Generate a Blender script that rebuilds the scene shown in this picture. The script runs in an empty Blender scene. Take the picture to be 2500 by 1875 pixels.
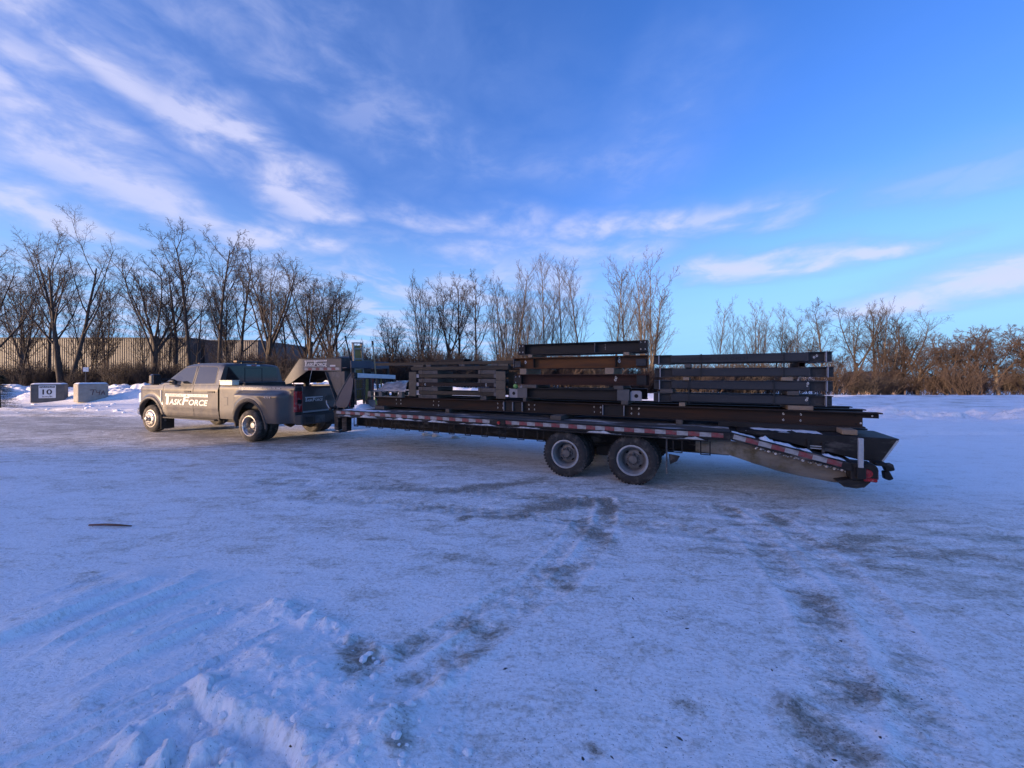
import bpy, bmesh, math, random
import numpy as np
from mathutils import Vector, Matrix

# ------------------------------------------------------------------ camera, world, sun
scene = bpy.context.scene
C = scene.collection
R = math.radians

cam_data = bpy.data.cameras.new('camera')
cam = bpy.data.objects.new('camera', cam_data)
C.objects.link(cam)
cam.location = (0, 0, 1.7)
cam.rotation_euler = (R(90), 0, 0)
cam_data.sensor_width = 36.0
cam_data.lens = 13.565            # very wide phone lens
cam_data.shift_y = -0.0078
cam_data.clip_start = 0.05
cam_data.clip_end = 6000
scene.camera = cam

SUN_EL = R(7.0)
SX, SY = 0.85, 0.5268               # horizontal direction the sunlight travels in
SUN_ROT = math.atan2(-SX, -SY)    # clockwise from +Y to where the sun stands

sun_data = bpy.data.lights.new('sun', 'SUN')
sun_data.energy = 3.6
sun_data.angle = R(0.53)
sun_data.color = (1.0, 0.70, 0.46)
sun = bpy.data.objects.new('sun', sun_data)
C.objects.link(sun)
d = Vector((SX * math.cos(SUN_EL), SY * math.cos(SUN_EL), -math.sin(SUN_EL)))
sun.rotation_euler = d.to_track_quat('-Z', 'Y').to_euler()
sun.location = (-30, -40, 30)

scene.view_settings.view_transform = 'Standard'
scene.view_settings.look = 'None'
scene.view_settings.exposure = 1.38
scene.view_settings.gamma = 1.0


class NT:
    """tiny helper to write node trees"""
    def __init__(self, tree):
        self.t = tree

    def n(self, typ, **kw):
        nd = self.t.nodes.new(typ)
        for k, v in kw.items():
            setattr(nd, k, v)
        return nd

    def l(self, a, b):
        self.t.links.new(a, b)

    def val(self, inp, v):
        if isinstance(v, bpy.types.NodeSocket):
            self.l(v, inp)
        elif v is not None:
            inp.default_value = v

    def math(self, op, a, b=None, c=None, clamp=False):
        m = self.n('ShaderNodeMath', operation=op, use_clamp=clamp)
        self.val(m.inputs[0], a)
        if b is not None:
            self.val(m.inputs[1], b)
        if c is not None:
            self.val(m.inputs[2], c)
        return m.outputs[0]

    def mix(self, f, a, b, blend='MIX'):
        m = self.n('ShaderNodeMix', data_type='RGBA', blend_type=blend)
        self.val(m.inputs[0], f)
        for i, v in ((6, a), (7, b)):
            if isinstance(v, (tuple, list)) and len(v) == 3:
                v = (*v, 1)
            self.val(m.inputs[i], v)
        return m.outputs[2]

    def ramp(self, f, stops, interp='LINEAR'):
        r = self.n('ShaderNodeValToRGB')
        r.color_ramp.interpolation = interp
        e = r.color_ramp.elements
        while len(e) < len(stops):
            e.new(0.5)
        for k, (p, c) in enumerate(stops):
            e[k].position = p
            e[k].color = (c, c, c, 1) if not isinstance(c, (tuple, list)) else (*c, 1)
        self.l(f, r.inputs[0])
        return r.outputs[0]

    def noise(self, vec, scale, detail=4, rough=0.55, dist=0.0, out=0, dims='3D'):
        k = self.n('ShaderNodeTexNoise', noise_dimensions=dims)
        if vec is not None:
            self.l(vec, k.inputs['Vector'])
        k.inputs['Scale'].default_value = scale
        k.inputs['Detail'].default_value = detail
        k.inputs['Roughness'].default_value = rough
        k.inputs['Distortion'].default_value = dist
        return k.outputs[out]

    def maprange(self, v, a, b, c=0.0, d=1.0, smooth=False):
        m = self.n('ShaderNodeMapRange')
        if smooth:
            m.interpolation_type = 'SMOOTHSTEP'
        self.l(v, m.inputs[0])
        for i, x in ((1, a), (2, b), (3, c), (4, d)):
            m.inputs[i].default_value = x
        return m.outputs[0]

    def mapping(self, vec, scale=(1, 1, 1), rot=(0, 0, 0), loc=(0, 0, 0)):
        m = self.n('ShaderNodeMapping')
        self.l(vec, m.inputs[0])
        m.inputs['Location'].default_value = loc
        m.inputs['Rotation'].default_value = rot
        m.inputs['Scale'].default_value = scale
        return m.outputs[0]


def build_world():
    w = bpy.data.worlds.new('World')
    scene.world = w
    w.use_nodes = True
    t = w.node_tree
    t.nodes.clear()
    N = NT(t)
    sky = N.n('ShaderNodeTexSky', sky_type='NISHITA')
    sky.sun_disc = False
    sky.sun_elevation = SUN_EL
    sky.sun_rotation = SUN_ROT
    sky.altitude = 200
    sky.air_density = 1.0
    sky.dust_density = DUST
    sky.ozone_density = 2.0
    hs = N.n('ShaderNodeHueSaturation')
    hs.inputs['Saturation'].default_value = SKY_SAT
    N.l(sky.outputs[0], hs.inputs['Color'])
    blue = N.mix(1.0, hs.outputs[0], SKY_TINT, 'MULTIPLY')
    # pale blue air low down, the same all round the horizon
    sp0 = N.n('ShaderNodeSeparateXYZ')
    tc0 = N.n('ShaderNodeTexCoord')
    N.l(tc0.outputs['Generated'], sp0.inputs[0])
    gl = N.n('ShaderNodeVectorMath', operation='DOT_PRODUCT')      # the glow round the low sun keeps its own colour
    N.l(tc0.outputs['Generated'], gl.inputs[0]); gl.inputs[1].default_value = (-SX, -SY, 0)
    away = N.maprange(gl.outputs['Value'], 0.95, 0.45, 0.0, 0.92, True)
    blue = N.mix(N.math('MULTIPLY', N.maprange(sp0.outputs[2], 0.42, 0.0, 0.0, 1.0, True), away), blue, tuple(c / SKY_STR for c in SKY_LOW))
    # cloud deck: the view direction cut with a level plane, in cloud-height units
    tc = N.n('ShaderNodeTexCoord')
    sep = N.n('ShaderNodeSeparateXYZ')
    N.l(tc.outputs['Generated'], sep.inputs[0])
    z = N.math('MAXIMUM', sep.outputs[2], 0.0)
    zz = N.math('ADD', z, 0.012)
    qx = N.math('DIVIDE', sep.outputs[0], zz)
    qy = N.math('DIVIDE', sep.outputs[1], zz)
    comb = N.n('ShaderNodeCombineXYZ')
    N.l(qx, comb.inputs[0]); N.l(qy, comb.inputs[1])
    rot = N.mapping(comb.outputs[0], rot=(0, 0, R(-6)))     # wind bands lie a little off the view axis
    sr = N.n('ShaderNodeSeparateXYZ'); N.l(rot, sr.inputs[0])
    # wisps and puffs: capsules in the cloud deck (ends, half width, density), frayed by noise
    fr = N.noise(N.mapping(comb.outputs[0], scale=(1.7, 1.4, 1)), 1.0, 4, 0.52, 0.2, out=1, dims='2D')
    off = N.n('ShaderNodeVectorMath', operation='MULTIPLY_ADD')
    N.l(fr, off.inputs[0]); off.inputs[1].default_value = (0.46, 0.66, 0); off.inputs[2].default_value = (-0.23, -0.33, 0)
    qq = N.n('ShaderNodeVectorMath', operation='ADD')
    N.l(comb.outputs[0], qq.inputs[0]); N.l(off.outputs[0], qq.inputs[1])
    q = qq.outputs[0]
    CL = [((-1.28, 0.55), (-1.26, 1.36), 0.085, 0.80), ((-1.09, 0.95), (-1.15, 1.47), 0.10, 0.50), ((-1.16, 1.50), (-1.13, 2.20), 0.115, 0.85), ((-1.76, 1.20), (-2.02, 2.28), 0.20, 0.78),
          ((-2.65, 1.85), (-2.85, 2.45), 0.20, 0.80), ((-0.78, 1.00), (-0.48, 1.52), 0.15, 0.46), ((-0.62, 1.50), (-0.40, 1.75), 0.14, 0.34), ((-1.80, 2.72), (-1.42, 2.68), 0.16, 0.85),
          ((-1.20, 2.60), (-0.95, 2.65), 0.16, 0.50), ((-0.65, 2.30), (0.02, 2.55), 0.13, 0.60), ((-0.05, 1.80), (0.55, 1.78), 0.13, 0.36), ((0.36, 2.58), (0.46, 2.56), 0.11, 0.75), ((0.66, 2.50), (0.95, 2.46), 0.11, 0.75),
          ((1.0, 2.45), (1.55, 2.30), 0.14, 0.66), ((1.85, 3.50), (2.50, 3.35), 0.22, 0.95), ((2.1, 3.12), (2.45, 3.02), 0.13, 0.75), ((2.45, 3.12), (2.9, 2.86), 0.14, 0.80), ((5.25, 5.30), (4.55, 3.20), 0.40, 0.92),
          ((2.0, 1.92), (2.4, 1.84), 0.12, 0.40), ((0.56, 1.35), (0.56, 1.95), 0.13, 0.32), ((-0.45, 3.05), (0.9, 3.02), 0.20, 0.62), ((-0.3, 1.25), (-0.1, 1.5), 0.16, 0.22)]
    dens = None
    for (p0, p1, wd, am) in CL:
        ax, ay = p0; dx, dy = p1[0] - p0[0], p1[1] - p0[1]; L2 = dx * dx + dy * dy
        v = N.n('ShaderNodeVectorMath', operation='SUBTRACT'); N.l(q, v.inputs[0]); v.inputs[1].default_value = (ax, ay, 0)
        dt = N.n('ShaderNodeVectorMath', operation='DOT_PRODUCT'); N.l(v.outputs[0], dt.inputs[0]); dt.inputs[1].default_value = (dx / L2, dy / L2, 0)
        t_ = N.math('MULTIPLY', dt.outputs['Value'], 1.0, clamp=True)
        pr = N.n('ShaderNodeVectorMath', operation='SCALE'); pr.inputs[0].default_value = (dx, dy, 0); N.l(t_, pr.inputs['Scale'])
        ds = N.n('ShaderNodeVectorMath', operation='DISTANCE'); N.l(v.outputs[0], ds.inputs[0]); N.l(pr.outputs[0], ds.inputs[1])
        d_ = N.maprange(ds.outputs['Value'], 0.10 * wd, 3.9 * wd, min(1.0, am * 1.18), 0.0, True)
        dens = d_ if dens is None else N.math('MAXIMUM', dens, d_)
    streak = N.noise(N.mapping(rot, scale=(1.5, 0.42, 1)), 1.0, 4, 0.5, 0.35, dims='2D')
    fine = N.noise(N.mapping(rot, scale=(3.0, 2.0, 1), loc=(3, 1, 0)), 1.0, 5, 0.62, 0.6, dims='2D')
    puff = N.noise(N.mapping(rot, scale=(1.45, 1.0, 1), loc=(7.3, 2.2, 0)), 1.0, 4, 0.52, 0.4, dims='2D')
    far = N.maprange(sr.outputs[1], 1.5, 4.0, 0.0, 1.0, True)
    left = N.maprange(sr.outputs[0], 2.6, 0.6, 0.0, 1.0, True)
    ang = N.noise(N.mapping(tc.outputs['Generated'], scale=(7.5, 7.5, 17)), 1.0, 5, 0.58, 0.3)
    dens = N.math('MULTIPLY', dens, N.maprange(ang, 0.33, 0.58, 0.42, 1.05))
    d1 = N.maprange(N.math('ADD', N.math('MULTIPLY', streak, 0.7), N.math('MULTIPLY', fine, 0.3)), 0.44, 0.72, 0.0, 0.36, True)
    d1 = N.math('MULTIPLY', d1, N.maprange(sr.outputs[0], 1.2, -0.4, 0.12, 1.0, True))
    d2 = N.math('ADD', N.math('MULTIPLY', puff, 0.8), N.math('MULTIPLY', fine, 0.2))
    d2 = N.math('MULTIPLY', N.maprange(d2, 0.36, 0.62, 0.25, 0.80, True), N.math('MULTIPLY', far, left))
    dens = N.math('MAXIMUM', N.math('MAXIMUM', d1, d2), dens)
    low = N.maprange(sep.outputs[2], 0.0, 0.08, 0.5, 1.0, True)
    dens = N.math('MULTIPLY', N.math('MULTIPLY', dens, low), 0.80)
    core = N.maprange(dens, 0.22, 0.70)
    ccol = N.mix(core, CLOUD_THIN, CLOUD_CORE)
    col = N.mix(dens, blue, ccol)
    bg = N.n('ShaderNodeBackground')
    N.l(col, bg.inputs[0])
    bg.inputs[1].default_value = SKY_STR
    out = N.n('ShaderNodeOutputWorld')
    N.l(bg.outputs[0], out.inputs[0])


SKY_STR = 0.12
DUST = 2.8
SKY_SAT = 1.28
SKY_TINT = (0.97, 0.92, 1.50)
SKY_LOW = (0.125, 0.278, 0.465)
CLOUD_THIN = (0.115 / SKY_STR, 0.175 / SKY_STR, 0.365 / SKY_STR)
CLOUD_CORE = (0.275 / SKY_STR, 0.285 / SKY_STR, 0.400 / SKY_STR)
build_world()
# ------------------------------------------------------------------ small helpers
rng = random.Random(7)


def tag(o, label=None, cat=None, group=None, kind=None):
    if label: o['label'] = label
    if cat: o['category'] = cat
    if group: o['group'] = group
    if kind: o['kind'] = kind
    elif cat: o['kind'] = 'thing'
    return o


def empty(name, loc=(0, 0, 0), rz=0.0, parent=None):
    o = bpy.data.objects.new(name, None)
    o.empty_display_size = 0.2
    C.objects.link(o)
    o.location = loc
    o.rotation_euler = (0, 0, rz)
    if parent: o.parent = parent
    return o


def link_mesh(name, me, mat, parent=None, smooth=None, bevel=0.0, loc=None, rot=None):
    if isinstance(mat, (list, tuple)):
        for m in mat: me.materials.append(m)
    elif mat is not None and len(me.materials) == 0:
        me.materials.append(mat)
    if smooth is not None and len(me.polygons):
        if smooth is True:
            me.polygons.foreach_set('use_smooth', [True] * len(me.polygons))
        else:
            me.polygons.foreach_set('use_smooth', [True] * len(me.polygons))
            me.set_sharp_from_angle(angle=R(smooth))
    o = bpy.data.objects.new(name, me)
    C.objects.link(o)
    if parent: o.parent = parent
    if loc is not None: o.location = loc
    if rot is not None: o.rotation_euler = rot
    if bevel:
        b = o.modifiers.new('bevel', 'BEVEL')
        b.width = bevel; b.segments = 1; b.limit_method = 'ANGLE'; b.angle_limit = R(40)
    return o


class MB:
    """collects simple shapes into one mesh"""
    def __init__(self):
        self.v, self.f, self.p = [], [], []

    def add(self, vs, fs):
        b = len(self.v)
        self.p.append((b, b + len(vs), len(self.f), len(self.f) + len(fs)))
        self.v += [tuple(p) for p in vs]
        self.f += [tuple(i + b for i in q) for q in fs]
        return self

    def box(self, a, b, M=None):
        x0, y0, z0 = a; x1, y1, z1 = b
        vs = [(x, y, z) for z in (z0, z1) for (x, y) in ((x0, y0), (x1, y0), (x1, y1), (x0, y1))]
        if M is not None: vs = [M @ Vector(p) for p in vs]
        return self.add(vs, [(3, 2, 1, 0), (4, 5, 6, 7), (0, 1, 5, 4), (1, 2, 6, 5), (2, 3, 7, 6), (3, 0, 4, 7)])

    def prism(self, poly, a, b, axis='y'):
        """poly: 2-D outline in the plane across the axis, extruded from a to b"""
        n = len(poly)
        def P(p, t):
            return {'y': (p[0], t, p[1]), 'x': (t, p[0], p[1]), 'z': (p[0], p[1], t)}[axis]
        vs = [P(p, a) for p in poly] + [P(p, b) for p in poly]
        fs = [tuple(range(n)), tuple(range(2 * n - 1, n - 1, -1))]
        for i in range(n):
            j = (i + 1) % n
            fs.append((j, i, n + i, n + j))
        return self.add(vs, fs)

    def tube(self, pts, r, n=8, cap=True):
        pts = [Vector(p) for p in pts]
        k = len(pts)
        rs = [r] * k if not isinstance(r, (list, tuple)) else r
        ref = Vector((0, 0, 1))
        if abs((pts[-1] - pts[0]).normalized().z) > 0.9: ref = Vector((1, 0, 0))
        vs = []
        for i, p in enumerate(pts):
            d = (pts[min(i + 1, k - 1)] - pts[max(i - 1, 0)]).normalized()
            s = d.cross(ref).normalized(); t = s.cross(d)
            for j in range(n):
                a = 2 * math.pi * j / n
                vs.append(p + (s * math.cos(a) + t * math.sin(a)) * rs[i])
        fs = []
        for i in range(k - 1):
            for j in range(n):
                j2 = (j + 1) % n
                fs.append((i * n + j, i * n + j2, (i + 1) * n + j2, (i + 1) * n + j))
        if cap:
            fs.append(tuple(range(n - 1, -1, -1)))
            fs.append(tuple(range((k - 1) * n, k * n)))
        return self.add(vs, fs)

    def lathe(self, prof, n=32, center=(0, 0, 0), axis='y', a0=0.0, a1=2 * math.pi):
        """prof: (radius, along-axis) points"""
        full = abs(a1 - a0 - 2 * math.pi) < 1e-6
        m = n if full else n + 1
        vs, fs = [], []
        for i in range(m):
            a = a0 + (a1 - a0) * i / n
            for (r, h) in prof:
                p = {'y': (r * math.cos(a), h, r * math.sin(a)), 'z': (r * math.cos(a), r * math.sin(a), h),
                     'x': (h, r * math.cos(a), r * math.sin(a))}[axis]
                vs.append((p[0] + center[0], p[1] + center[1], p[2] + center[2]))
        k = len(prof)
        for i in range(n):
            j = (i + 1) % m
            for q in range(k - 1):
                fs.append((i * k + q, i * k + q + 1, j * k + q + 1, j * k + q))
        return self.add(vs, fs)

    def grid(self, P, nu, nv, close=False):
        """P[i][j] points -> quads"""
        b = [p for row in P for p in row]
        fs = []
        for i in range(nu - 1):
            for j in range(nv - 1):
                fs.append((i * nv + j, i * nv + j + 1, (i + 1) * nv + j + 1, (i + 1) * nv + j))
        return self.add(b, fs)

    def mesh(self, name, recalc=True):
        me = bpy.data.meshes.new(name)
        me.from_pydata(self.v, [], self.f)
        if recalc:
            bm = bmesh.new(); bm.from_mesh(me)
            bmesh.ops.recalc_face_normals(bm, faces=bm.faces)
            bm.to_mesh(me); bm.free()
        me.update()
        return me

    def build(self, name, mat, parent=None, smooth=None, bevel=0.0, loc=None, rot=None, recalc=True):
        return link_mesh(name, self.mesh(name, recalc), mat, parent, smooth, bevel, loc, rot)


def each(mb, name, mat, parent=None, **kw):
    """one object for every shape collected in mb"""
    out = []
    for (v0, v1, f0, f1) in mb.p:
        m = MB()
        m.add(mb.v[v0:v1], [tuple(i - v0 for i in q) for q in mb.f[f0:f1]])
        out.append(m.build(name, mat, parent, **kw))
    return out


def copy_tree(o, parent=None):
    c = o.copy(); C.objects.link(c)
    c.parent = parent
    for ch in o.children: copy_tree(ch, c)
    return c


# ------------------------------------------------------------------ materials
def M(name, c1, c2=None, rough=0.6, metal=0.0, scale=6.0, stretch=(1, 1, 1), dirt=None, dirt_amt=0.0, dirt_scale=3.0,
      dirt_stretch=(1, 1, 1), dirt_low=None, bump=0.0, bump_scale=40.0, coat=0.0, spec=0.5, rough2=None, spots=None, alpha=None):
    m = bpy.data.materials.new(name)
    m.use_nodes = True
    t = m.node_tree
    b = t.nodes['Principled BSDF']
    N = NT(t)
    tc = N.n('ShaderNodeTexCoord')
    vec = N.mapping(tc.outputs['Object'], scale=stretch)
    col = (*c1, 1)
    rg = rough
    if c2 is not None:
        nz = N.noise(vec, scale, 6, 0.6)
        fac = N.maprange(nz, 0.35, 0.65)
        col = N.mix(fac, c1, c2)
    if dirt is not None:
        dv = N.mapping(tc.outputs['Object'], scale=dirt_stretch, loc=(3.1, 1.7, 5.2))
        dn = N.noise(dv, dirt_scale, 8, 0.65)
        f = N.maprange(dn, 0.62 - dirt_amt * 0.4, 0.80 - dirt_amt * 0.4, 0.0, 1.0)
        if dirt_low is not None:            # road spray: more of it low on the body
            sp = N.n('ShaderNodeSeparateXYZ'); N.l(tc.outputs['Object'], sp.inputs[0])
            lo = N.maprange(sp.outputs[2], dirt_low[0], dirt_low[1], dirt_low[2], dirt_low[3])
            f = N.math('ADD', N.math('MULTIPLY', f, 0.5), lo, clamp=True)
        col = N.mix(f, col, dirt)
        rg = N.maprange(f, 0, 1, rough, rough2 if rough2 is not None else min(1.0, rough + 0.3))
    if spots is not None:
        sc, scale_s, th = spots
        sn = N.noise(vec, scale_s, 3, 0.5)
        col = N.mix(N.maprange(sn, th, th + 0.04), col, sc)
    N.val(b.inputs['Base Color'], col)
    N.val(b.inputs['Roughness'], rg)
    b.inputs['Metallic'].default_value = metal
    b.inputs['Specular IOR Level'].default_value = spec
    if coat:
        b.inputs['Coat Weight'].default_value = coat
        b.inputs['Coat Roughness'].default_value = 0.08
    if alpha is not None:
        b.inputs['Alpha'].default_value = alpha
    if bump:
        bn = N.noise(vec, bump_scale, 5, 0.6)
        bp = N.n('ShaderNodeBump')
        bp.inputs['Strength'].default_value = bump
        bp.inputs['Distance'].default_value = 0.02
        N.l(bn, bp.inputs['Height'])
        N.l(bp.outputs[0], b.inputs['Normal'])
    return m


SALT = (0.062, 0.052, 0.044)
mt = {}
mt['snow'] = M('snow', (0.92, 0.92, 0.93), (0.84, 0.85, 0.87), 0.6, scale=14, bump=0.5, bump_scale=60)
mt['snow_dirty'] = M('snow_dirty', (0.66, 0.67, 0.68), (0.30, 0.28, 0.25), 0.7, scale=9, bump=0.6, bump_scale=40)
mt['bark'] = M('bark', (0.030, 0.025, 0.022), (0.060, 0.051, 0.045), 0.9, scale=5, stretch=(1, 1, 0.25), bump=0.6, bump_scale=20)
mt['bark_pale'] = M('bark_pale', (0.085, 0.068, 0.056), (0.145, 0.118, 0.098), 0.9, scale=4, stretch=(1, 1, 0.25), bump=0.5, bump_scale=20)
mt['twig'] = M('twig', (0.032, 0.026, 0.023), (0.050, 0.040, 0.035), 0.85, scale=2)
mt['twig_pale'] = M('twig_pale', (0.060, 0.047, 0.040), (0.088, 0.068, 0.056), 0.85, scale=2)
mt['twig_red'] = M('twig_red', (0.042, 0.029, 0.024), (0.064, 0.044, 0.035), 0.9, scale=2)
mt['needles'] = M('needles', (0.022, 0.035, 0.022), (0.04, 0.06, 0.035), 0.8, scale=5)
mt['concrete'] = M('concrete', (0.24, 0.225, 0.205), (0.30, 0.285, 0.26), 0.9, scale=4, dirt=(0.24, 0.22, 0.2), dirt_amt=0.3, bump=0.3)
mt['concrete_dark'] = M('concrete_dark', (0.085, 0.088, 0.092), (0.12, 0.12, 0.12), 0.9, scale=4, dirt=(0.13, 0.13, 0.13), dirt_amt=0.3, bump=0.3)
mt['clad'] = M('clad', (0.058, 0.059, 0.060), (0.072, 0.072, 0.072), 0.6, scale=0.6)
mt['clad_dark'] = M('clad_dark', (0.075, 0.075, 0.08), (0.09, 0.09, 0.095), 0.6, scale=0.6)
mt['brick_tan'] = M('brick_tan', (0.42, 0.30, 0.21), (0.36, 0.26, 0.18), 0.85, scale=1.5)
mt['roof_dark'] = M('roof_dark', (0.06, 0.06, 0.065), (0.09, 0.085, 0.085), 0.8, scale=2)
mt['dark_glass'] = M('dark_glass', (0.012, 0.014, 0.018), None, 0.06, spec=0.6)
# truck
mt['paint'] = M('paint', (0.024, 0.026, 0.031), (0.030, 0.031, 0.035), 0.30, scale=2, dirt=SALT, dirt_amt=0.40, dirt_scale=3.5,
                dirt_stretch=(1.2, 1, 0.6), dirt_low=(0.35, 1.5, 0.55, 0.12), coat=0.35, rough2=0.6)
mt['flare'] = M('flare', (0.030, 0.030, 0.033), (0.04, 0.038, 0.038), 0.4, scale=3, dirt=SALT, dirt_amt=0.42, dirt_scale=6,
                dirt_low=(0.35, 1.3, 0.50, 0.15), rough2=0.8)
mt['black'] = M('black_plastic', (0.018, 0.018, 0.019), (0.03, 0.03, 0.03), 0.55, scale=5, dirt=SALT, dirt_amt=0.12, dirt_scale=5)
mt['seam'] = M('seam', (0.012, 0.011, 0.011), None, 0.8)
mt['under'] = M('underbody', (0.02, 0.019, 0.018), (0.04, 0.036, 0.032), 0.9, scale=5)
mt['rubber'] = M('rubber', (0.017, 0.017, 0.018), (0.025, 0.024, 0.024), 0.85, scale=8, dirt=(0.10, 0.092, 0.085), dirt_amt=0.28, dirt_scale=7, bump=0.25)
mt['rubber_salt'] = M('rubber_salt', (0.022, 0.021, 0.021), (0.03, 0.029, 0.028), 0.9, scale=8, dirt=(0.11, 0.097, 0.085), dirt_amt=0.42, dirt_scale=6, bump=0.25)
mt['alloy'] = M('alloy', (0.50, 0.49, 0.48), (0.38, 0.37, 0.36), 0.32, 0.85, scale=6, dirt=(0.22, 0.20, 0.18), dirt_amt=0.42, dirt_scale=8, rough2=0.7)
mt['steel_wheel'] = M('steel_wheel', (0.22, 0.22, 0.225), (0.16, 0.16, 0.16), 0.5, 0.5, scale=7, dirt=(0.20, 0.19, 0.18), dirt_amt=0.42, dirt_scale=9, rough2=0.8)
mt['rim_lip'] = M('rim_lip', (0.40, 0.41, 0.42), (0.28, 0.285, 0.295), 0.45, 0.4, scale=9, dirt=(0.30, 0.29, 0.28), dirt_amt=0.2, dirt_scale=12)
mt['hub'] = M('hub', (0.10, 0.098, 0.095), (0.17, 0.16, 0.15), 0.6, 0.5, scale=14)
mt['hole'] = M('hole', (0.008, 0.008, 0.008), None, 0.9)
mt['chrome'] = M('chrome', (0.65, 0.65, 0.66), (0.5, 0.5, 0.5), 0.22, 0.9, scale=10, dirt=(0.35, 0.32, 0.29), dirt_amt=0.25, dirt_scale=9)
mt['lens_red'] = M('lens_red', (0.30, 0.012, 0.016), (0.20, 0.01, 0.014), 0.25, scale=6, dirt=(0.26, 0.20, 0.19), dirt_amt=0.22, dirt_scale=9)
mt['lens_white'] = M('lens_white', (0.6, 0.62, 0.66), None, 0.2)
mt['lens_amber'] = M('lens_amber', (0.10, 0.045, 0.015), None, 0.3)
mt['decal'] = M('decal_white', (0.66, 0.64, 0.59), (0.52, 0.50, 0.46), 0.6, scale=20)
mt['decal_dark'] = M('decal_dark', (0.05, 0.05, 0.053), None, 0.6)
mt['decal_silver'] = M('decal_silver', (0.46, 0.47, 0.50), None, 0.4)
mt['badge'] = M('badge', (0.30, 0.31, 0.34), None, 0.4, 0.4)
mt['cooler'] = M('cooler_cream', (0.78, 0.73, 0.56), (0.7, 0.65, 0.5), 0.5, scale=7)
# trailer
mt['tblack'] = M('trailer_black', (0.012, 0.012, 0.013), (0.022, 0.021, 0.020), 0.6, scale=4, dirt=(0.12, 0.112, 0.105), dirt_amt=0.22, dirt_scale=4,
                 dirt_stretch=(0.6, 1, 2.0), rough2=0.9, bump=0.15, spec=0.22)
mt['tgrey'] = M('trailer_grey', (0.050, 0.050, 0.053), (0.068, 0.067, 0.068), 0.5, scale=3, dirt=(0.16, 0.15, 0.14), dirt_amt=0.28, dirt_scale=3, rough2=0.8)
mt['tblue'] = M('tray_blue', (0.026, 0.035, 0.062), (0.036, 0.045, 0.07), 0.5, scale=4)
mt['belly'] = M('salted_steel', (0.135, 0.120, 0.100), (0.21, 0.19, 0.16), 0.9, scale=3, stretch=(0.7, 1, 2.0), dirt=(0.10, 0.085, 0.05), dirt_amt=0.30, dirt_scale=5, bump=0.5)
mt['galv'] = M('galvanised', (0.42, 0.44, 0.46), (0.34, 0.355, 0.37), 0.5, 0.35, scale=16)
mt['white_bar'] = M('white_bar', (0.60, 0.61, 0.63), (0.50, 0.51, 0.53), 0.5, scale=6)
mt['plank'] = M('plank', (0.055, 0.051, 0.048), (0.10, 0.094, 0.088), 0.9, scale=3, stretch=(0.25, 1, 1), dirt=(0.62, 0.64, 0.67), dirt_amt=0.18, dirt_scale=2.4, dirt_stretch=(0.5, 1.6, 1), spec=0.22)
mt['tape_red'] = M('tape_red', (0.23, 0.032, 0.037), (0.17, 0.032, 0.036), 0.5, scale=12, dirt=(0.14, 0.12, 0.12), dirt_amt=0.34, dirt_scale=14)
mt['tape_white'] = M('tape_white', (0.35, 0.35, 0.35), (0.27, 0.27, 0.27), 0.5, scale=12, dirt=(0.17, 0.16, 0.155), dirt_amt=0.34, dirt_scale=14)
# load
mt['rust'] = M('rust_brown', (0.040, 0.026, 0.020), (0.025, 0.020, 0.018), 0.85, scale=2.2, stretch=(0.35, 1, 3.0), dirt=(0.062, 0.032, 0.020), dirt_amt=0.26, dirt_scale=3, dirt_stretch=(0.3, 1, 3), spec=0.22)
mt['rust_red'] = M('rust_red', (0.058, 0.025, 0.019), (0.030, 0.018, 0.016), 0.8, scale=2.0, stretch=(0.35, 1, 3.0), dirt=(0.08, 0.04, 0.03), dirt_amt=0.25, dirt_scale=3, dirt_stretch=(0.3, 1, 3), spec=0.22)
mt['rust_orange'] = M('rust_orange', (0.150, 0.064, 0.025), (0.090, 0.044, 0.022), 0.85, scale=2.0, stretch=(0.35, 1, 3.0), dirt=(0.06, 0.04, 0.032), dirt_amt=0.30, dirt_scale=2.5, dirt_stretch=(0.3, 1, 3), spec=0.22)
mt['mill'] = M('mill_steel', (0.014, 0.014, 0.015), (0.024, 0.023, 0.023), 0.55, 0.0, scale=2.5, stretch=(0.4, 1, 2.0), spec=0.22)
mt['mill_blue'] = M('mill_steel_blue', (0.026, 0.028, 0.032), (0.040, 0.042, 0.046), 0.5, 0.0, scale=2.5, stretch=(0.35, 1, 2.0), dirt=(0.10, 0.105, 0.11), dirt_amt=0.16, dirt_scale=5, spec=0.22)
mt['mill_olive'] = M('mill_steel_olive', (0.062, 0.051, 0.037), (0.040, 0.034, 0.027), 0.6, 0.1, scale=2.2, stretch=(0.35, 1, 2.0), spec=0.22)
mt['plate'] = M('end_plate', (0.100, 0.082, 0.060), (0.130, 0.107, 0.080), 0.75, scale=5, spec=0.22)
mt['plate_grey'] = M('end_plate_grey', (0.070, 0.072, 0.076), (0.095, 0.095, 0.098), 0.6, 0.1, scale=5)
mt['plate_pale'] = M('clip_plate', (0.22, 0.225, 0.25), (0.28, 0.285, 0.31), 0.6, 0.1, scale=8)
mt['timber'] = M('timber', (0.30, 0.22, 0.15), (0.21, 0.155, 0.11), 0.85, scale=4, stretch=(3, 0.5, 3), spec=0.22)
mt['timber_dark'] = M('timber_dark', (0.075, 0.066, 0.058), (0.115, 0.10, 0.088), 0.9, scale=4, stretch=(3, 0.5, 3))
mt['pallet'] = M('pallet_wood', (0.19, 0.17, 0.14), (0.13, 0.118, 0.10), 0.9, scale=4)
mt['chalk'] = M('chalk_mark', (0.62, 0.62, 0.60), (0.5, 0.5, 0.48), 0.9, scale=20)
mt['band'] = M('steel_band', (0.015, 0.016, 0.018), None, 0.4, 0.4)
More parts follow.
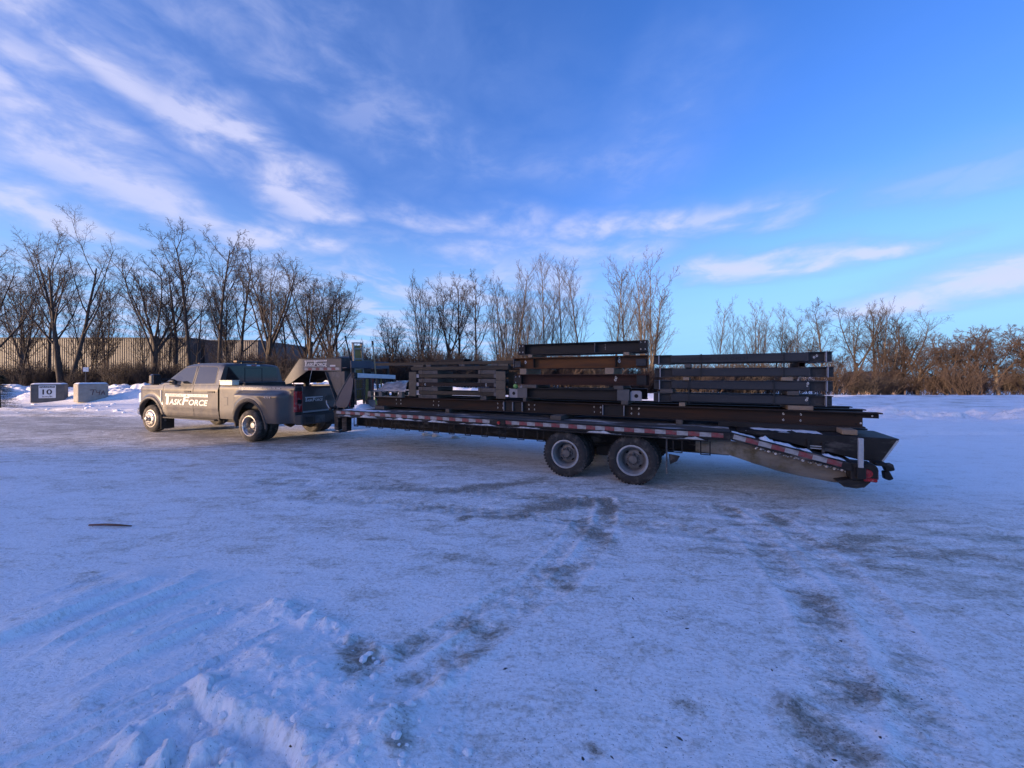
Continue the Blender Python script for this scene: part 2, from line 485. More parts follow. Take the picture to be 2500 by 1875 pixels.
mt['ladder'] = M('ladder_yellow', (0.26, 0.18, 0.035), (0.17, 0.125, 0.04), 0.6, scale=8)
mt['alu'] = M('aluminium', (0.24, 0.24, 0.24), (0.17, 0.17, 0.17), 0.4, 0.6, scale=12)
mt['handle'] = M('handle_wood', (0.36, 0.27, 0.15), (0.3, 0.22, 0.12), 0.7, scale=8)
mt['chain'] = M('chain_rust', (0.10, 0.065, 0.055), (0.16, 0.12, 0.11), 0.6, 0.4, scale=14)
mt['strap_green'] = M('strap_green', (0.16, 0.30, 0.08), (0.2, 0.36, 0.1), 0.8, scale=10)
mt['strap_yellow'] = M('strap_yellow', (0.26, 0.22, 0.05), (0.18, 0.16, 0.05), 0.8, scale=10)
mt['strap_red'] = M('strap_red', (0.25, 0.03, 0.03), (0.18, 0.03, 0.03), 0.8, scale=10)
mt['bin'] = M('bin_grey', (0.13, 0.145, 0.165), (0.16, 0.17, 0.19), 0.6, scale=6)
mt['wrap'] = M('plastic_wrap', (0.26, 0.26, 0.27), (0.10, 0.105, 0.115), 0.12, scale=7, stretch=(1, 3, 3), bump=0.7, bump_scale=9)
mt['stick'] = M('stick_bark', (0.13, 0.055, 0.035), (0.18, 0.09, 0.06), 0.9, scale=8)
mt['sign_white'] = M('sign_white', (0.74, 0.75, 0.77), (0.68, 0.69, 0.71), 0.5, scale=6)
mt['sign_black'] = M('sign_black', (0.012, 0.014, 0.022), None, 0.6)
mt['spray_red'] = M('spray_red', (0.10, 0.035, 0.035), (0.12, 0.05, 0.045), 0.9, scale=15)

# ------------------------------------------------------------------ terrain
def vnoise(x, y, seed=0):
    ix = np.floor(x).astype(np.int64); iy = np.floor(y).astype(np.int64)
    fx = x - ix; fy = y - iy
    fx = fx * fx * fx * (fx * (fx * 6 - 15) + 10); fy = fy * fy * fy * (fy * (fy * 6 - 15) + 10)
    def h(a, b):
        n = (a * 374761393 + b * 668265263 + seed * 1442695041) & 0xffffffff
        n = ((n ^ (n >> 13)) * 1274126177) & 0xffffffff
        n = n ^ (n >> 16)
        return (n & 0xffff) / 65535.0
    a = h(ix, iy); b = h(ix + 1, iy); c = h(ix, iy + 1); d_ = h(ix + 1, iy + 1)
    return (a + (b - a) * fx) * (1 - fy) + (c + (d_ - c) * fx) * fy


def fbm(x, y, oct=5, seed=0, gain=0.5):
    s = np.zeros_like(x); a = 1.0; t = 0.0
    for k in range(oct):
        s += a * (vnoise(x * 2 ** k + 17.3 * k, y * 2 ** k - 9.1 * k, seed + k) - 0.5)
        t += a; a *= gain
    return s / t


def worley(x, y, seed=0):
    ix = np.floor(x).astype(np.int64); iy = np.floor(y).astype(np.int64)
    best = np.full(x.shape, 9.0); bid = np.zeros(x.shape)
    for dx in (-1, 0, 1):
        for dy in (-1, 0, 1):
            cx = ix + dx; cy = iy + dy
            n = (cx * 374761393 + cy * 668265263 + seed * 97531) & 0xffffffff
            n = ((n ^ (n >> 13)) * 1274126177) & 0xffffffff; n = n ^ (n >> 16)
            px = cx + (n & 0xff) / 255.0; py = cy + ((n >> 8) & 0xff) / 255.0
            dd = np.hypot(px - x, py - y)
            m = dd < best
            best = np.where(m, dd, best); bid = np.where(m, ((n >> 16) & 0xff) / 255.0, bid)
    return best, bid


def sstep(a, b, x):
    t = np.clip((x - a) / (b - a), 0, 1)
    return t * t * (3 - 2 * t)


def seg_dist(x, y, a, b):
    ax, ay = a; bx, by = b
    dx, dy = bx - ax, by - ay
    L = math.hypot(dx, dy)
    t = ((x - ax) * dx + (y - ay) * dy) / (L * L)
    tc = np.clip(t, 0, 1)
    s = ((x - ax) * -dy + (y - ay) * dx) / L
    return np.hypot(x - (ax + tc * dx), y - (ay + tc * dy)), t, s


BANKX = [-200, -60, -30, -22, -14, -6, 2, 10, 17, 26, 200]
BANKH = [0.9, 0.9, 0.85, 0.95, 1.15, 0.90, 0.72, 0.30, 0.06, 0.0, 0.0]


def height(x, y, fine=True):
    bh = np.interp(x, BANKX, BANKH)
    yb = 27.5 + 0.9 * np.sin(x * 0.23) + 0.8 * fbm(x / 6, y / 6, 2, 5) * 4
    rise = sstep(-4.5, 0.0, y - yb)
    z = bh * rise * (1 - 0.45 * sstep(1.5, 8, y - yb))
    z += rise * (x < 6) * 0.5 * np.minimum(bh, 1) * fbm(x / 1.6, y / 1.2, 4, 11)
    # the field on the right drops away behind its edge
    z -= sstep(2, 12, x) * np.clip((y - 33) * 0.055, 0, 1.7)
    # gentle unevenness of the packed yard
    z += 0.035 * fbm(x / 4, y / 4, 3, 21) + 0.014 * fbm(x / 0.9, y / 0.9, 3, 31)
    # rough stubbly field
    fm = sstep(9, 14, x + 0.25 * (y - 16)) * sstep(14, 18, y) * (1 - sstep(60, 90, y))
    z += fm * (0.12 * fbm(x / 0.9, y / 0.5, 4, 41) + 0.06)
    # low ploughed edge in front of the blocks
    dl, t, s = seg_dist(x, y, (-27, 19.2), (-12, 17.9))
    z += np.exp(-(dl / 0.45) ** 2) * 0.11 * (0.5 + 1.6 * np.clip(fbm(x / 0.8, y / 0.5, 4, 51) + 0.25, 0, 1))
    if fine:
        r = np.hypot(x, y)
        near = 1 - sstep(6, 14, r)
        z += near * 0.010 * fbm(x / 0.22, y / 0.16, 4, 61, 0.6)
        # ploughed heap: a slab with a broken scarp towards the lower left and rubble at its foot
        wx = x + 0.10 * fbm(x / 0.22, y / 0.22, 4, 71); wy = y + 0.10 * fbm(x / 0.22, y / 0.22, 4, 73)
        fx, fy = 0.91, -0.41                          # along the scarp, from the far end to the near end
        sx_, sy_ = -fy, fx                            # into the slab
        s1 = (wx + 1.74) * 0.41 + (wy - 2.02) * 0.91  # inside the slab, away from the scarp
        al = (wx + 1.74) * 0.91 - (wy - 2.02) * 0.41
        s2 = -((wx + 1.68) * 0.50 + (wy - 2.44) * 0.866)   # on the near side of the back crest
        ends = sstep(-0.10, 0.12, al) * (1 - sstep(0.75, 1.25, al))
        slab = sstep(-0.01, 0.055, s1) * sstep(-0.42, 0.10, s2) * ends
        w, wid = worley(x / 0.16 + 0.6 * fbm(x / 0.3, y / 0.3, 2, 77), y / 0.13, 3)
        w2, wid2 = worley(x / 0.07, y / 0.06, 9)
        crest = np.exp(-((s2 - 0.0) / 0.09) ** 2) * np.clip(0.5 + 2.0 * fbm(x / 0.14, y / 0.14, 4, 79), 0, 1.4)
        lip = np.exp(-((s1 - 0.07) / 0.06) ** 2)
        z += slab * (0.070 + 0.025 * lip + 0.050 * crest + 0.05 * fbm(x / 0.22, y / 0.18, 4, 75) + 0.035 * (wid - 0.5) * sstep(-0.1, 0.3, s2) + 0.02 * (wid2 - 0.5) * crest + 0.025 * fbm(x / 0.07, y / 0.06, 4, 76))
        rub = np.exp(-((s1 + 0.15) / 0.15) ** 2) * sstep(-0.05, 0.15, al) * (1 - sstep(0.9, 1.3, al))
        w3, wid3 = worley(x / 0.115, y / 0.095, 12)
        z += rub * (0.10 * np.clip(wid3 - 0.25, 0, 1) * (1 - 0.75 * w3) * 1.6 + 0.035 * (wid2 - 0.4))
        # slumped facet and a thin crumbling windrow running off to the right of it
        face = np.exp(-(((x + 0.60) / 0.30) ** 2 + ((y - 1.72) / 0.26) ** 2) ** 2)
        z += 0.06 * face * (0.8 + 0.8 * fbm(x / 0.2, y / 0.2, 3, 81))
        dl, t, s = seg_dist(x, y, (-1.75, 2.85), (-0.78, 2.30))
        z += 0.075 * np.exp(-(dl / 0.08) ** 2) * np.clip(0.35 + 2.6 * fbm(x / 0.16, y / 0.14, 4, 83), 0, 1.4)
        dl, t, s = seg_dist(x, y, (-0.72, 1.72), (-0.22, 2.30))
        z += 0.050 * np.exp(-(dl / 0.06) ** 2) * np.clip(0.45 + 2.2 * fbm(x / 0.14, y / 0.14, 4, 85), 0, 1.3)
        # raised cleat ridges
        for (cx, cy, rx, ry, ang, hgt, seed) in ((-2.95, 2.85, 0.62, 0.50, 1.12, 0.075, 3), (-1.95, 2.35, 0.42, 0.42, 1.0, 0.060, 4), (-2.1, 1.75, 0.5, 0.35, 0.9, 0.045, 6)):
            ca, sa = math.cos(ang), math.sin(ang)
            a = (x - cx) * ca + (y - cy) * sa; b = -(x - cx) * sa + (y - cy) * ca
            msk = np.exp(-((x - cx) / rx) ** 4 - ((y - cy) / ry) ** 4)
            rd = 1 - np.abs(2 * vnoise(b / 0.16 + 0.5 * fbm(a / 0.6, b / 0.6, 2, seed), a / 0.9, seed) - 1)
            z += msk * hgt * (rd ** 2 + 0.25 * fbm(x / 0.1, y / 0.1, 3, seed + 5))
        # wheel tracks pressed into the packed snow
        for (pl, wd, st) in TRACKS:
            ss, tt = track_coords(x, y, pl)
            ins = np.exp(-(ss / wd) ** 4)
            z += -0.008 * ins + 0.012 * np.exp(-((np.abs(ss) - wd * 1.35) / (0.30 * wd)) ** 2) * np.clip(0.4 + 2 * fbm(x / 0.2, y / 0.2, 3, 91), 0, 1)
            z += 0.004 * ins * np.sin(tt * 42 + np.sign(ss) * 1.2)
    return z


def track_coords(x, y, pl):
    """signed distance to the polyline and distance along it"""
    best = np.full(x.shape, 99.0); sgn = np.zeros(x.shape); along = np.zeros(x.shape)
    acc = 0.0
    for a, b_ in zip(pl[:-1], pl[1:]):
        L = math.hypot(b_[0] - a[0], b_[1] - a[1])
        dl, t, s = seg_dist(x, y, a, b_)
        m = dl < best
        best = np.where(m, dl, best); sgn = np.where(m, np.sign(s), sgn); along = np.where(m, acc + np.clip(t, 0, 1) * L, along)
        acc += L
    return best * np.where(sgn == 0, 1, sgn), along


# wheel tracks in the yard: path, half width, how much dirt they carry
TRACKS = [([(1.30, 5.3), (1.12, 4.6), (0.83, 3.89), (0.44, 3.19), (0.0, 2.75), (-0.36, 2.28), (-0.66, 1.98), (-0.9, 1.6)], 0.105, 0.62),
          ([(1.02, 5.3), (0.82, 4.5), (0.50, 3.75), (0.12, 3.12), (-0.30, 2.72), (-0.70, 2.30), (-1.02, 2.05)], 0.085, 0.40),
          ([(2.75, 5.0), (2.60, 4.2), (2.39, 3.47), (2.19, 2.75), (1.90, 2.2), (1.55, 1.85), (1.15, 1.55)], 0.13, 0.50),
          ([(3.15, 4.6), (2.98, 3.8), (2.75, 3.0), (2.40, 2.35), (1.95, 1.8), (1.6, 1.4)], 0.12, 0.42),
          ([(-3.0, 5.5), (-1.2, 5.0), (0.8, 4.55), (3.0, 3.9), (6.0, 3.0)], 0.16, 0.20), ([(-4.0, 6.3), (-1.0, 5.75), (2.0, 5.0), (5.0, 4.1), (8.0, 3.2)], 0.16, 0.26)]
# dirt patches: centre, radii, turn, strength
PATCH = [(-0.90, 2.22, 0.13, 0.26, -0.55, 0.95), (-0.52, 1.82, 0.09, 0.15, -0.3, 0.9), (0.90, 4.1, 0.20, 0.50, -0.35, 0.72), (0.42, 3.35, 0.16, 0.22, 0.5, 0.66), (1.95, 2.05, 0.26, 0.20, 0.7, 0.72), (1.50, 1.80, 0.16, 0.24, -0.8, 0.70),
         (2.32, 2.85, 0.18, 0.34, 0.25, 0.68), (3.55, 4.0, 0.50, 0.16, -0.35, 0.80), (3.0, 4.45, 0.35, 0.12, -0.35, 0.72), (-0.30, 2.60, 0.25, 0.12, 0.3, 0.62), (0.0, 4.75, 0.6, 0.26, -0.3, 0.55), (-0.55, 4.6, 0.10, 0.10, 0, 0.9), (-0.3, 5.95, 1.2, 0.22, -0.40, 0.80), (0.6, 5.1, 0.9, 0.25, -0.40, 0.70),
         (-2.9, 2.10, 0.10, 0.05, 0.3, 0.8), (-3.5, 3.2, 0.4, 0.12, 0.4, 0.5), (0.9, 1.95, 0.10, 0.06, 0.2, 0.6), (0.35, 1.72, 0.06, 0.035, 0.2, 0.75), (-2.6, 1.72, 0.10, 0.05, 0.5, 0.7)]


def dirt_mask(x, y):
    ux, uy, vx, vy = 0.894, -0.447, 0.447, 0.894
    q = (x + 4.09) * vx + (y - 8.98) * vy          # across the trailer
    al = (x + 4.09) * ux + (y - 8.98) * uy
    d_ = 0.34 * np.exp(-((q + 0.3) / 2.2) ** 2) + 0.16 * np.exp(-((q + 3.2) / 2.0) ** 2)
    d_ += 0.30 * fbm(al / 3.5, q / 0.30, 4, 141) * np.exp(-((q + 1.5) / 3.5) ** 2)
    d_ += 0.22 * fbm(x / 1.8 + 4, y / 0.9, 4, 101)
    d_ += 0.16 * fbm(x / 0.5, y / 0.25, 4, 105)
    d_ += 0.26 * sstep(8.0, 10.5, y) * (1 - sstep(14, 19, y)) * (1 - sstep(-2, 2, x))
    wx = x + 0.10 * fbm(x / 0.25, y / 0.25, 4, 107); wy = y + 0.16 * fbm(x / 0.25, y / 0.25, 4, 109)
    for (pl, wd, st) in TRACKS:
        ss, tt = track_coords(wx, wy, pl)
        gate = np.clip(0.75 + 1.9 * fbm(tt / 0.9 + 7 * wd, 0 * tt + 3.0 * wd, 2, 119), 0.0, 1.0)
        d_ = d_ + 0.95 * st * np.exp(-(ss / (1.15 * wd)) ** 2) * gate * np.clip(0.5 + 2.4 * fbm(x / 0.16, y / 0.12, 4, 117), 0.0, 1.3)
        d_ = d_ - 0.12 * np.exp(-((np.abs(ss) - wd * 1.5) / (0.35 * wd)) ** 2)
    for (cx, cy, rx, ry, a, s) in PATCH:
        ca, sa = math.cos(a), math.sin(a)
        p = (wx - cx) * ca - (wy - cy) * sa; r = (wx - cx) * sa + (wy - cy) * ca
        e = (p / rx) ** 2 + (r / ry) ** 2
        d_ = np.maximum(d_, s * np.exp(-e ** 1.6) * (0.75 + 0.5 * fbm(x / 0.12, y / 0.09, 4, 111)) + d_ * 0.4)
    # clean heap and blown-in snow
    dl, t, s = seg_dist(x, y, (-1.60, 2.10), (-0.95, 1.75))
    d_ -= 0.8 * np.exp(-(dl / 0.34) ** 2)
    d_ -= 0.25 * np.exp(-(((x + 2.9) / 0.9) ** 2 + ((y - 2.7) / 0.8) ** 2))
    bank = sstep(22, 25.5, y) * (1 - sstep(4, 16, x))
    d_ = d_ * (1 - bank) - 0.2 * bank
    fm = sstep(9, 14, x + 0.25 * (y - 16)) * sstep(14, 18, y)
    stub = 0.62 * np.clip(fbm(x / 1.1, y / 0.45, 4, 131) * 2.6 + 0.18, 0, 1) * sstep(17.5, 21, y)
    d_ = np.where(fm > 0.02, d_ * (1 - fm) + fm * stub, d_)
    return np.clip(d_, 0, 1)


def make_ground_material():
    m = bpy.data.materials.new('packed_snow')
    m.use_nodes = True
    t = m.node_tree; b = t.nodes['Principled BSDF']; N = NT(t)
    geo = N.n('ShaderNodeNewGeometry')
    at = N.n('ShaderNodeAttribute', attribute_name='dirt')
    pos = geo.outputs['Position']
    n_big = N.noise(N.mapping(pos, scale=(0.7, 1.2, 1)), 1.0, 5, 0.6, 0.6, dims='2D')
    n_mid = N.noise(N.mapping(pos, scale=(3.2, 5.5, 3)), 1.0, 7, 0.68, 0.8, dims='2D')
    n_fine = N.noise(N.mapping(pos, scale=(16, 26, 16)), 1.0, 6, 0.65, 0.4, dims='2D')
    n_grit = N.noise(N.mapping(pos, scale=(60, 75, 60)), 1.0, 3, 0.6, dims='2D')
    n_pep = N.noise(N.mapping(pos, scale=(34, 46, 34)), 1.0, 4, 0.7, dims='2D')
    dirt = at.outputs['Fac']
    n_str = N.noise(N.mapping(pos, scale=(1.1, 7.0, 1), rot=(0, 0, 0.46)), 1.0, 6, 0.62, 0.5, dims='2D')     # drag marks along the lane
    def c(v, k): return N.math('MULTIPLY', N.math('SUBTRACT', v, 0.5), k)
    a = N.math('ADD', N.math('ADD', c(n_mid, 1.5), c(n_fine, 1.25)), N.math('ADD', c(n_big, 0.7), c(n_str, 0.9)))
    ice_f = N.maprange(N.math('ADD', N.math('MULTIPLY', dirt, 1.25), N.math('MULTIPLY', a, 0.9)), 0.08, 0.80, 0.0, 1.0, True)
    soil_f = N.maprange(N.math('ADD', N.math('MULTIPLY', dirt, 0.95), N.math('MULTIPLY', a, 0.70)), 0.41, 0.68, 0.0, 0.95, True)
    soil_f = N.math('MULTIPLY', soil_f, N.maprange(n_pep, 0.36, 0.60, 0.35, 1.0))
    pep_f = N.math('MULTIPLY', N.maprange(n_pep, 0.46, 0.66, 0.0, 1.0), N.maprange(N.math('ADD', dirt, N.math('MULTIPLY', a, 0.5)), -0.12, 0.45, 0.10, 0.85))
    grit_f = N.maprange(N.math('ADD', N.math('MULTIPLY', dirt, 0.14), n_grit), 0.69, 0.74, 0.0, 0.7)
    col = N.mix(ice_f, (0.95, 0.95, 0.95), (0.60, 0.575, 0.525))
    soil = N.mix(N.maprange(n_fine, 0.3, 0.7), (0.11, 0.092, 0.066), (0.34, 0.29, 0.22))
    col = N.mix(pep_f, col, (0.46, 0.43, 0.375))
    col = N.mix(soil_f, col, soil)
    col = N.mix(grit_f, col, (0.10, 0.09, 0.08))
    N.l(col, b.inputs['Base Color'])
    N.l(N.maprange(ice_f, 0, 1, 0.62, 0.44), b.inputs['Roughness'])
    b.inputs['Specular IOR Level'].default_value = 0.32
    bp = N.n('ShaderNodeBump')
    bp.inputs['Strength'].default_value = 0.7
    bp.inputs['Distance'].default_value = 0.03
    hh = N.math('ADD', N.math('MULTIPLY', n_mid, 0.9), N.math('MULTIPLY', n_fine, 0.55))
    N.l(hh, bp.inputs['Height'])
    N.l(bp.outputs[0], b.inputs['Normal'])
    return m


def spaced(lo, hi, step, far_lo, far_hi, g_lo, g_hi):
    a = list(np.arange(lo, hi, step))
    s = step; x = a[-1]; up = []
    while x < far_hi:
        s *= g_hi; x += s; up.append(x)
    s = step; x = a[0]; dn = []
    while x > far_lo:
        s *= g_lo; x -= s; dn.append(x)
    return np.array(dn[::-1] + a + up)


def sheet(name, xs, ys, zfun, mat, with_dirt=True):
    X, Y = np.meshgrid(xs, ys)
    Z = zfun(X, Y)
    n, k = X.shape
    co = np.stack([X, Y, Z], -1).reshape(-1, 3).astype(np.float32)
    i = np.arange(n * k).reshape(n, k)
    q = np.stack([i[:-1, :-1], i[:-1, 1:], i[1:, 1:], i[1:, :-1]], -1).reshape(-1, 4).astype(np.int32)
    me = bpy.data.meshes.new(name)
    me.vertices.add(len(co)); me.vertices.foreach_set('co', co.ravel())
    me.loops.add(q.size); me.loops.foreach_set('vertex_index', q.ravel())
    me.polygons.add(len(q))
    me.polygons.foreach_set('loop_start', np.arange(0, q.size, 4, dtype=np.int32))
    me.polygons.foreach_set('use_smooth', np.ones(len(q), dtype=bool))
    me.update(calc_edges=True)
    if with_dirt:
        at = me.attributes.new('dirt', 'FLOAT', 'POINT')
        at.data.foreach_set('value', dirt_mask(X, Y).ravel().astype(np.float32))
    return link_mesh(name, me, mat)


mt['ground'] = make_ground_material()


def z_ground(X, Y):
    z = height(X, Y)
    # tucked under the finer bank sheets
    for (x0, x1, y0, y1) in PATCH_BANKS:
        m = sstep(x0, x0 + 1.2, X) * (1 - sstep(x1 - 1.2, x1, X)) * sstep(y0, y0 + 1.0, Y) * (1 - sstep(y1 - 1.0, y1, Y))
        z = z - 0.35 * m
    m = sstep(-3.42, -3.2, X) * (1 - sstep(-0.5, -0.28, X)) * sstep(1.5, 1.62, Y) * (1 - sstep(2.95, 3.17, Y))
    return z - 0.05 * m


PATCH_BANKS = [(-40.0, -7.0, 16.2, 31.0), (9.5, 24.0, 11.0, 20.0)]
xs = spaced(-3.3, 3.4, 0.022, -900, 900, 1.030, 1.030)
ys = spaced(1.35, 4.3, 0.022, -120, 1500, 1.08, 1.024)
ground = tag(sheet('ground', xs, ys, z_ground, mt['ground']), kind='structure')


def heap_near(X, Y):
    e = np.clip(np.minimum(np.minimum(X + 3.6, -0.10 - X), np.minimum(Y - 1.36, 3.35 - Y)) / 0.15, 0, 1)
    return height(X, Y) + 0.004 * e - 0.03 * (1 - e)


def bank_left(X, Y):
    x0, x1, y0, y1 = PATCH_BANKS[0]
    z = height(X, Y, False)
    m = sstep(0.12, 0.5, z) * np.clip(np.interp(X, [-40, -30, -6], [1, 1, 0.8]), 0, 1)
    w, wid = worley(X / 1.1 + fbm(X / 1.5, Y / 1.5, 2, 3), Y / 0.8, 17)
    w2, wid2 = worley(X / 0.42, Y / 0.36, 23)
    z = z + m * (0.34 * (wid - 0.5) * (1 - 0.6 * w) + 0.13 * (wid2 - 0.45) + 0.5 * np.clip(fbm(X / 1.3, Y / 0.9, 5, 15), -0.2, 1))
    z = z + 0.05 * fbm(X / 0.35, Y / 0.25, 4, 25) * sstep(0.05, 0.3, z)
    e = sstep(x0, x0 + 2, X) * (1 - sstep(x1 - 2, x1, X)) * sstep(y0, y0 + 0.8, Y) * (1 - sstep(y1 - 1.0, y1, Y))
    return z + 0.02 * e - 0.08 * (1 - e)


def bank_right(X, Y):
    x0, x1, y0, y1 = PATCH_BANKS[1]
    z = height(X, Y, False)
    dl, t, s = seg_dist(X, Y, (11.8, 17.2), (21.5, 14.2))
    w, wid = worley(X / 0.75 + fbm(X, Y, 2, 3), Y / 0.55, 31)
    w2, wid2 = worley(X / 0.3, Y / 0.25, 37)
    m = np.exp(-(dl / 1.0) ** 2)
    z = z + m * (0.50 * np.clip(0.35 + 1.7 * fbm(X / 1.2, Y / 0.9, 4, 33), 0, 1.2) + 0.36 * (wid - 0.4) * (1 - 0.5 * w) + 0.12 * (wid2 - 0.4))
    e = sstep(x0, x0 + 2, X) * (1 - sstep(x1 - 2, x1, X)) * sstep(y0, y0 + 0.8, Y) * (1 - sstep(y1 - 1.0, y1, Y))
    return z + 0.02 * e - 0.08 * (1 - e)


tag(sheet('snow_heap', np.arange(-3.6, -0.10, 0.0115), np.arange(1.36, 3.35, 0.0105), heap_near, mt['ground']), kind='structure')
b = PATCH_BANKS[0]
tag(sheet('snow_bank', np.arange(b[0], b[1], 0.085), np.arange(b[2], b[3], 0.075), bank_left, mt['ground']), kind='structure')
b = PATCH_BANKS[1]
tag(sheet('snow_bank', np.arange(b[0], b[1], 0.07), np.arange(b[2], b[3], 0.06), bank_right, mt['ground']), kind='structure')


def gz(x, y):
    return float(height(np.array([[float(x)]]), np.array([[float(y)]]))[0, 0])
# ------------------------------------------------------------------ lettering
_txt_cache = {}


def text_mesh(s, size=1.0, shear=0.0, bold=0.0, extrude=0.0015, align='LEFT', space=1.0):
    cu = bpy.data.curves.new('lettering', 'FONT')
    cu.body = s; cu.size = size; cu.shear = shear; cu.offset = bold; cu.extrude = extrude
    cu.align_x = align; cu.space_character = space; cu.resolution_u = 3
    o = bpy.data.objects.new('lettering', cu)
    C.objects.link(o)
    dg = bpy.context.evaluated_depsgraph_get()
    me = bpy.data.meshes.new_from_object(o.evaluated_get(dg))
    bpy.data.objects.remove(o); bpy.data.curves.remove(cu)
    me.materials.clear()
    return me


def text_width(me):
    xs_ = [v.co.x for v in me.vertices]
    return min(xs_), max(xs_)


def fit_text(me, x0, x1, y0, y1):
    """scale the flat lettering into the rectangle"""
    X = [v.co.x for v in me.vertices]; Y = [v.co.y for v in me.vertices]
    ax, bx, ay, by = min(X), max(X), min(Y), max(Y)
    for v in me.vertices:
        v.co.x = x0 + (v.co.x - ax) / (bx - ax) * (x1 - x0)
        v.co.y = y0 + (v.co.y - ay) / (by - ay) * (y1 - y0)
    return me


# ------------------------------------------------------------------ buildings
def corrugated(L, Hh, pitch=0.3, depth=0.05, z0=0.0):
    """ribbed cladding standing along +x, ribs proud to -y"""
    mb = MB()
    n = int(L / pitch)
    P = []
    for i in range(n):
        for fx, dy in ((0.0, 0), (0.55, 0), (0.65, -depth), (0.9, -depth)):
            P.append([((i + fx) * pitch, dy, z0), ((i + fx) * pitch, dy, Hh)])
    mb.grid(P, len(P), 2)
    return mb


def clad_building(name, label, x0, x1, y0, y1, Hh, matw, z0=-1.0, roof=True, doors=()):
    root = empty(name, (x0, y0, 0))
    L, D = x1 - x0, y1 - y0
    corrugated(L, Hh, z0=z0).build('wall', matw, root)
    corrugated(L, Hh, z0=z0).build('wall', matw, root, loc=(L, D, 0), rot=(0, 0, math.pi))
    corrugated(D, Hh, z0=z0).build('wall', matw, root, loc=(L, 0, 0), rot=(0, 0, math.pi / 2))
    corrugated(D, Hh, z0=z0).build('wall', matw, root, loc=(0, D, 0), rot=(0, 0, -math.pi / 2))
    MB().box((-0.12, -0.12, Hh), (L + 0.12, D + 0.12, Hh + 0.14)).build('roof', mt['roof_dark'], root)
    for (a, b_, top, side) in doors:
        y = D + 0.03 if side == 'back' else -0.09
        MB().box((a, y, 0), (b_, y + 0.05, top)).build('door', mt['tgrey'], root)
    tag(root, label, 'building')
    return root


clad_building('warehouse', 'beige ribbed metal warehouse behind the row of bare trees', -96.0, -43.6, 52.0, 70.0, 6.75, mt['clad'])
clad_building('warehouse', 'dark grey ribbed metal building adjoining the beige warehouse behind trees', -43.0, -35.5, 54.0, 66.0, 6.6, mt['clad_dark'])
# unseen building read off the foreground shade; sited and sized to cast it
clad_building('shade_building', 'unseen tall grey ribbed metal building placed to shade the yard', -58.35, -24.0, -44.0, -22.0, 14.0, mt['clad'],
              doors=((14.0, 18.0, 4.0, 'back'), (24.0, 25.0, 2.1, 'back')))
clad_building('shade_annex', 'unseen lower dark metal wing sized to shade the ground before the pickup', -112.0, -58.55, -44.0, -22.0, 7.15, mt['clad_dark'], doors=((12.0, 13.0, 2.1, 'back'),))  # unseen low wing, added so its roof line casts the near shade edge


def small_house(name, label, x, y, w, dp, h, rz, mwall, base):
    root = empty(name, (x, y, base), rz)
    MB().box((-w / 2, -dp / 2, -0.5), (w / 2, dp / 2, h)).build('wall', mwall, root)
    MB().prism([(-dp / 2 - 0.3, h + 0.003), (dp / 2 + 0.3, h + 0.003), (0, h + dp * 0.28)], -w / 2 - 0.3, w / 2 + 0.3, 'x').build('roof', mt['roof_dark'], root)
    for fx in (-0.3, 0.28):
        wd = MB().box((w * fx - 0.5, -dp / 2 - 0.02, 0.9), (w * fx + 0.5, -dp / 2 + 0.02, 1.9)).build('window', mt['sign_white'], root)
        MB().box((w * fx - 0.42, -dp / 2 - 0.03, 0.98), (w * fx + 0.42, -dp / 2 - 0.022, 1.82)).build('pane', mt['dark_glass'], wd)
    MB().box((-0.45, -dp / 2 - 0.03, 0.0), (0.45, -dp / 2 + 0.02, 2.0)).build('door', mt['tgrey'], root)
    tag(root, label, 'house')


small_house('house', 'tan walled house glimpsed between trunks across the field', 68.0, 73.0, 7.0, 6.0, 2.6, -0.25, mt['brick_tan'], -1.7)
small_house('shed', 'low dark shed half hidden by brush beyond the field', 86.0, 74.0, 5.0, 4.0, 2.0, -0.6, mt['clad_dark'], -1.7)

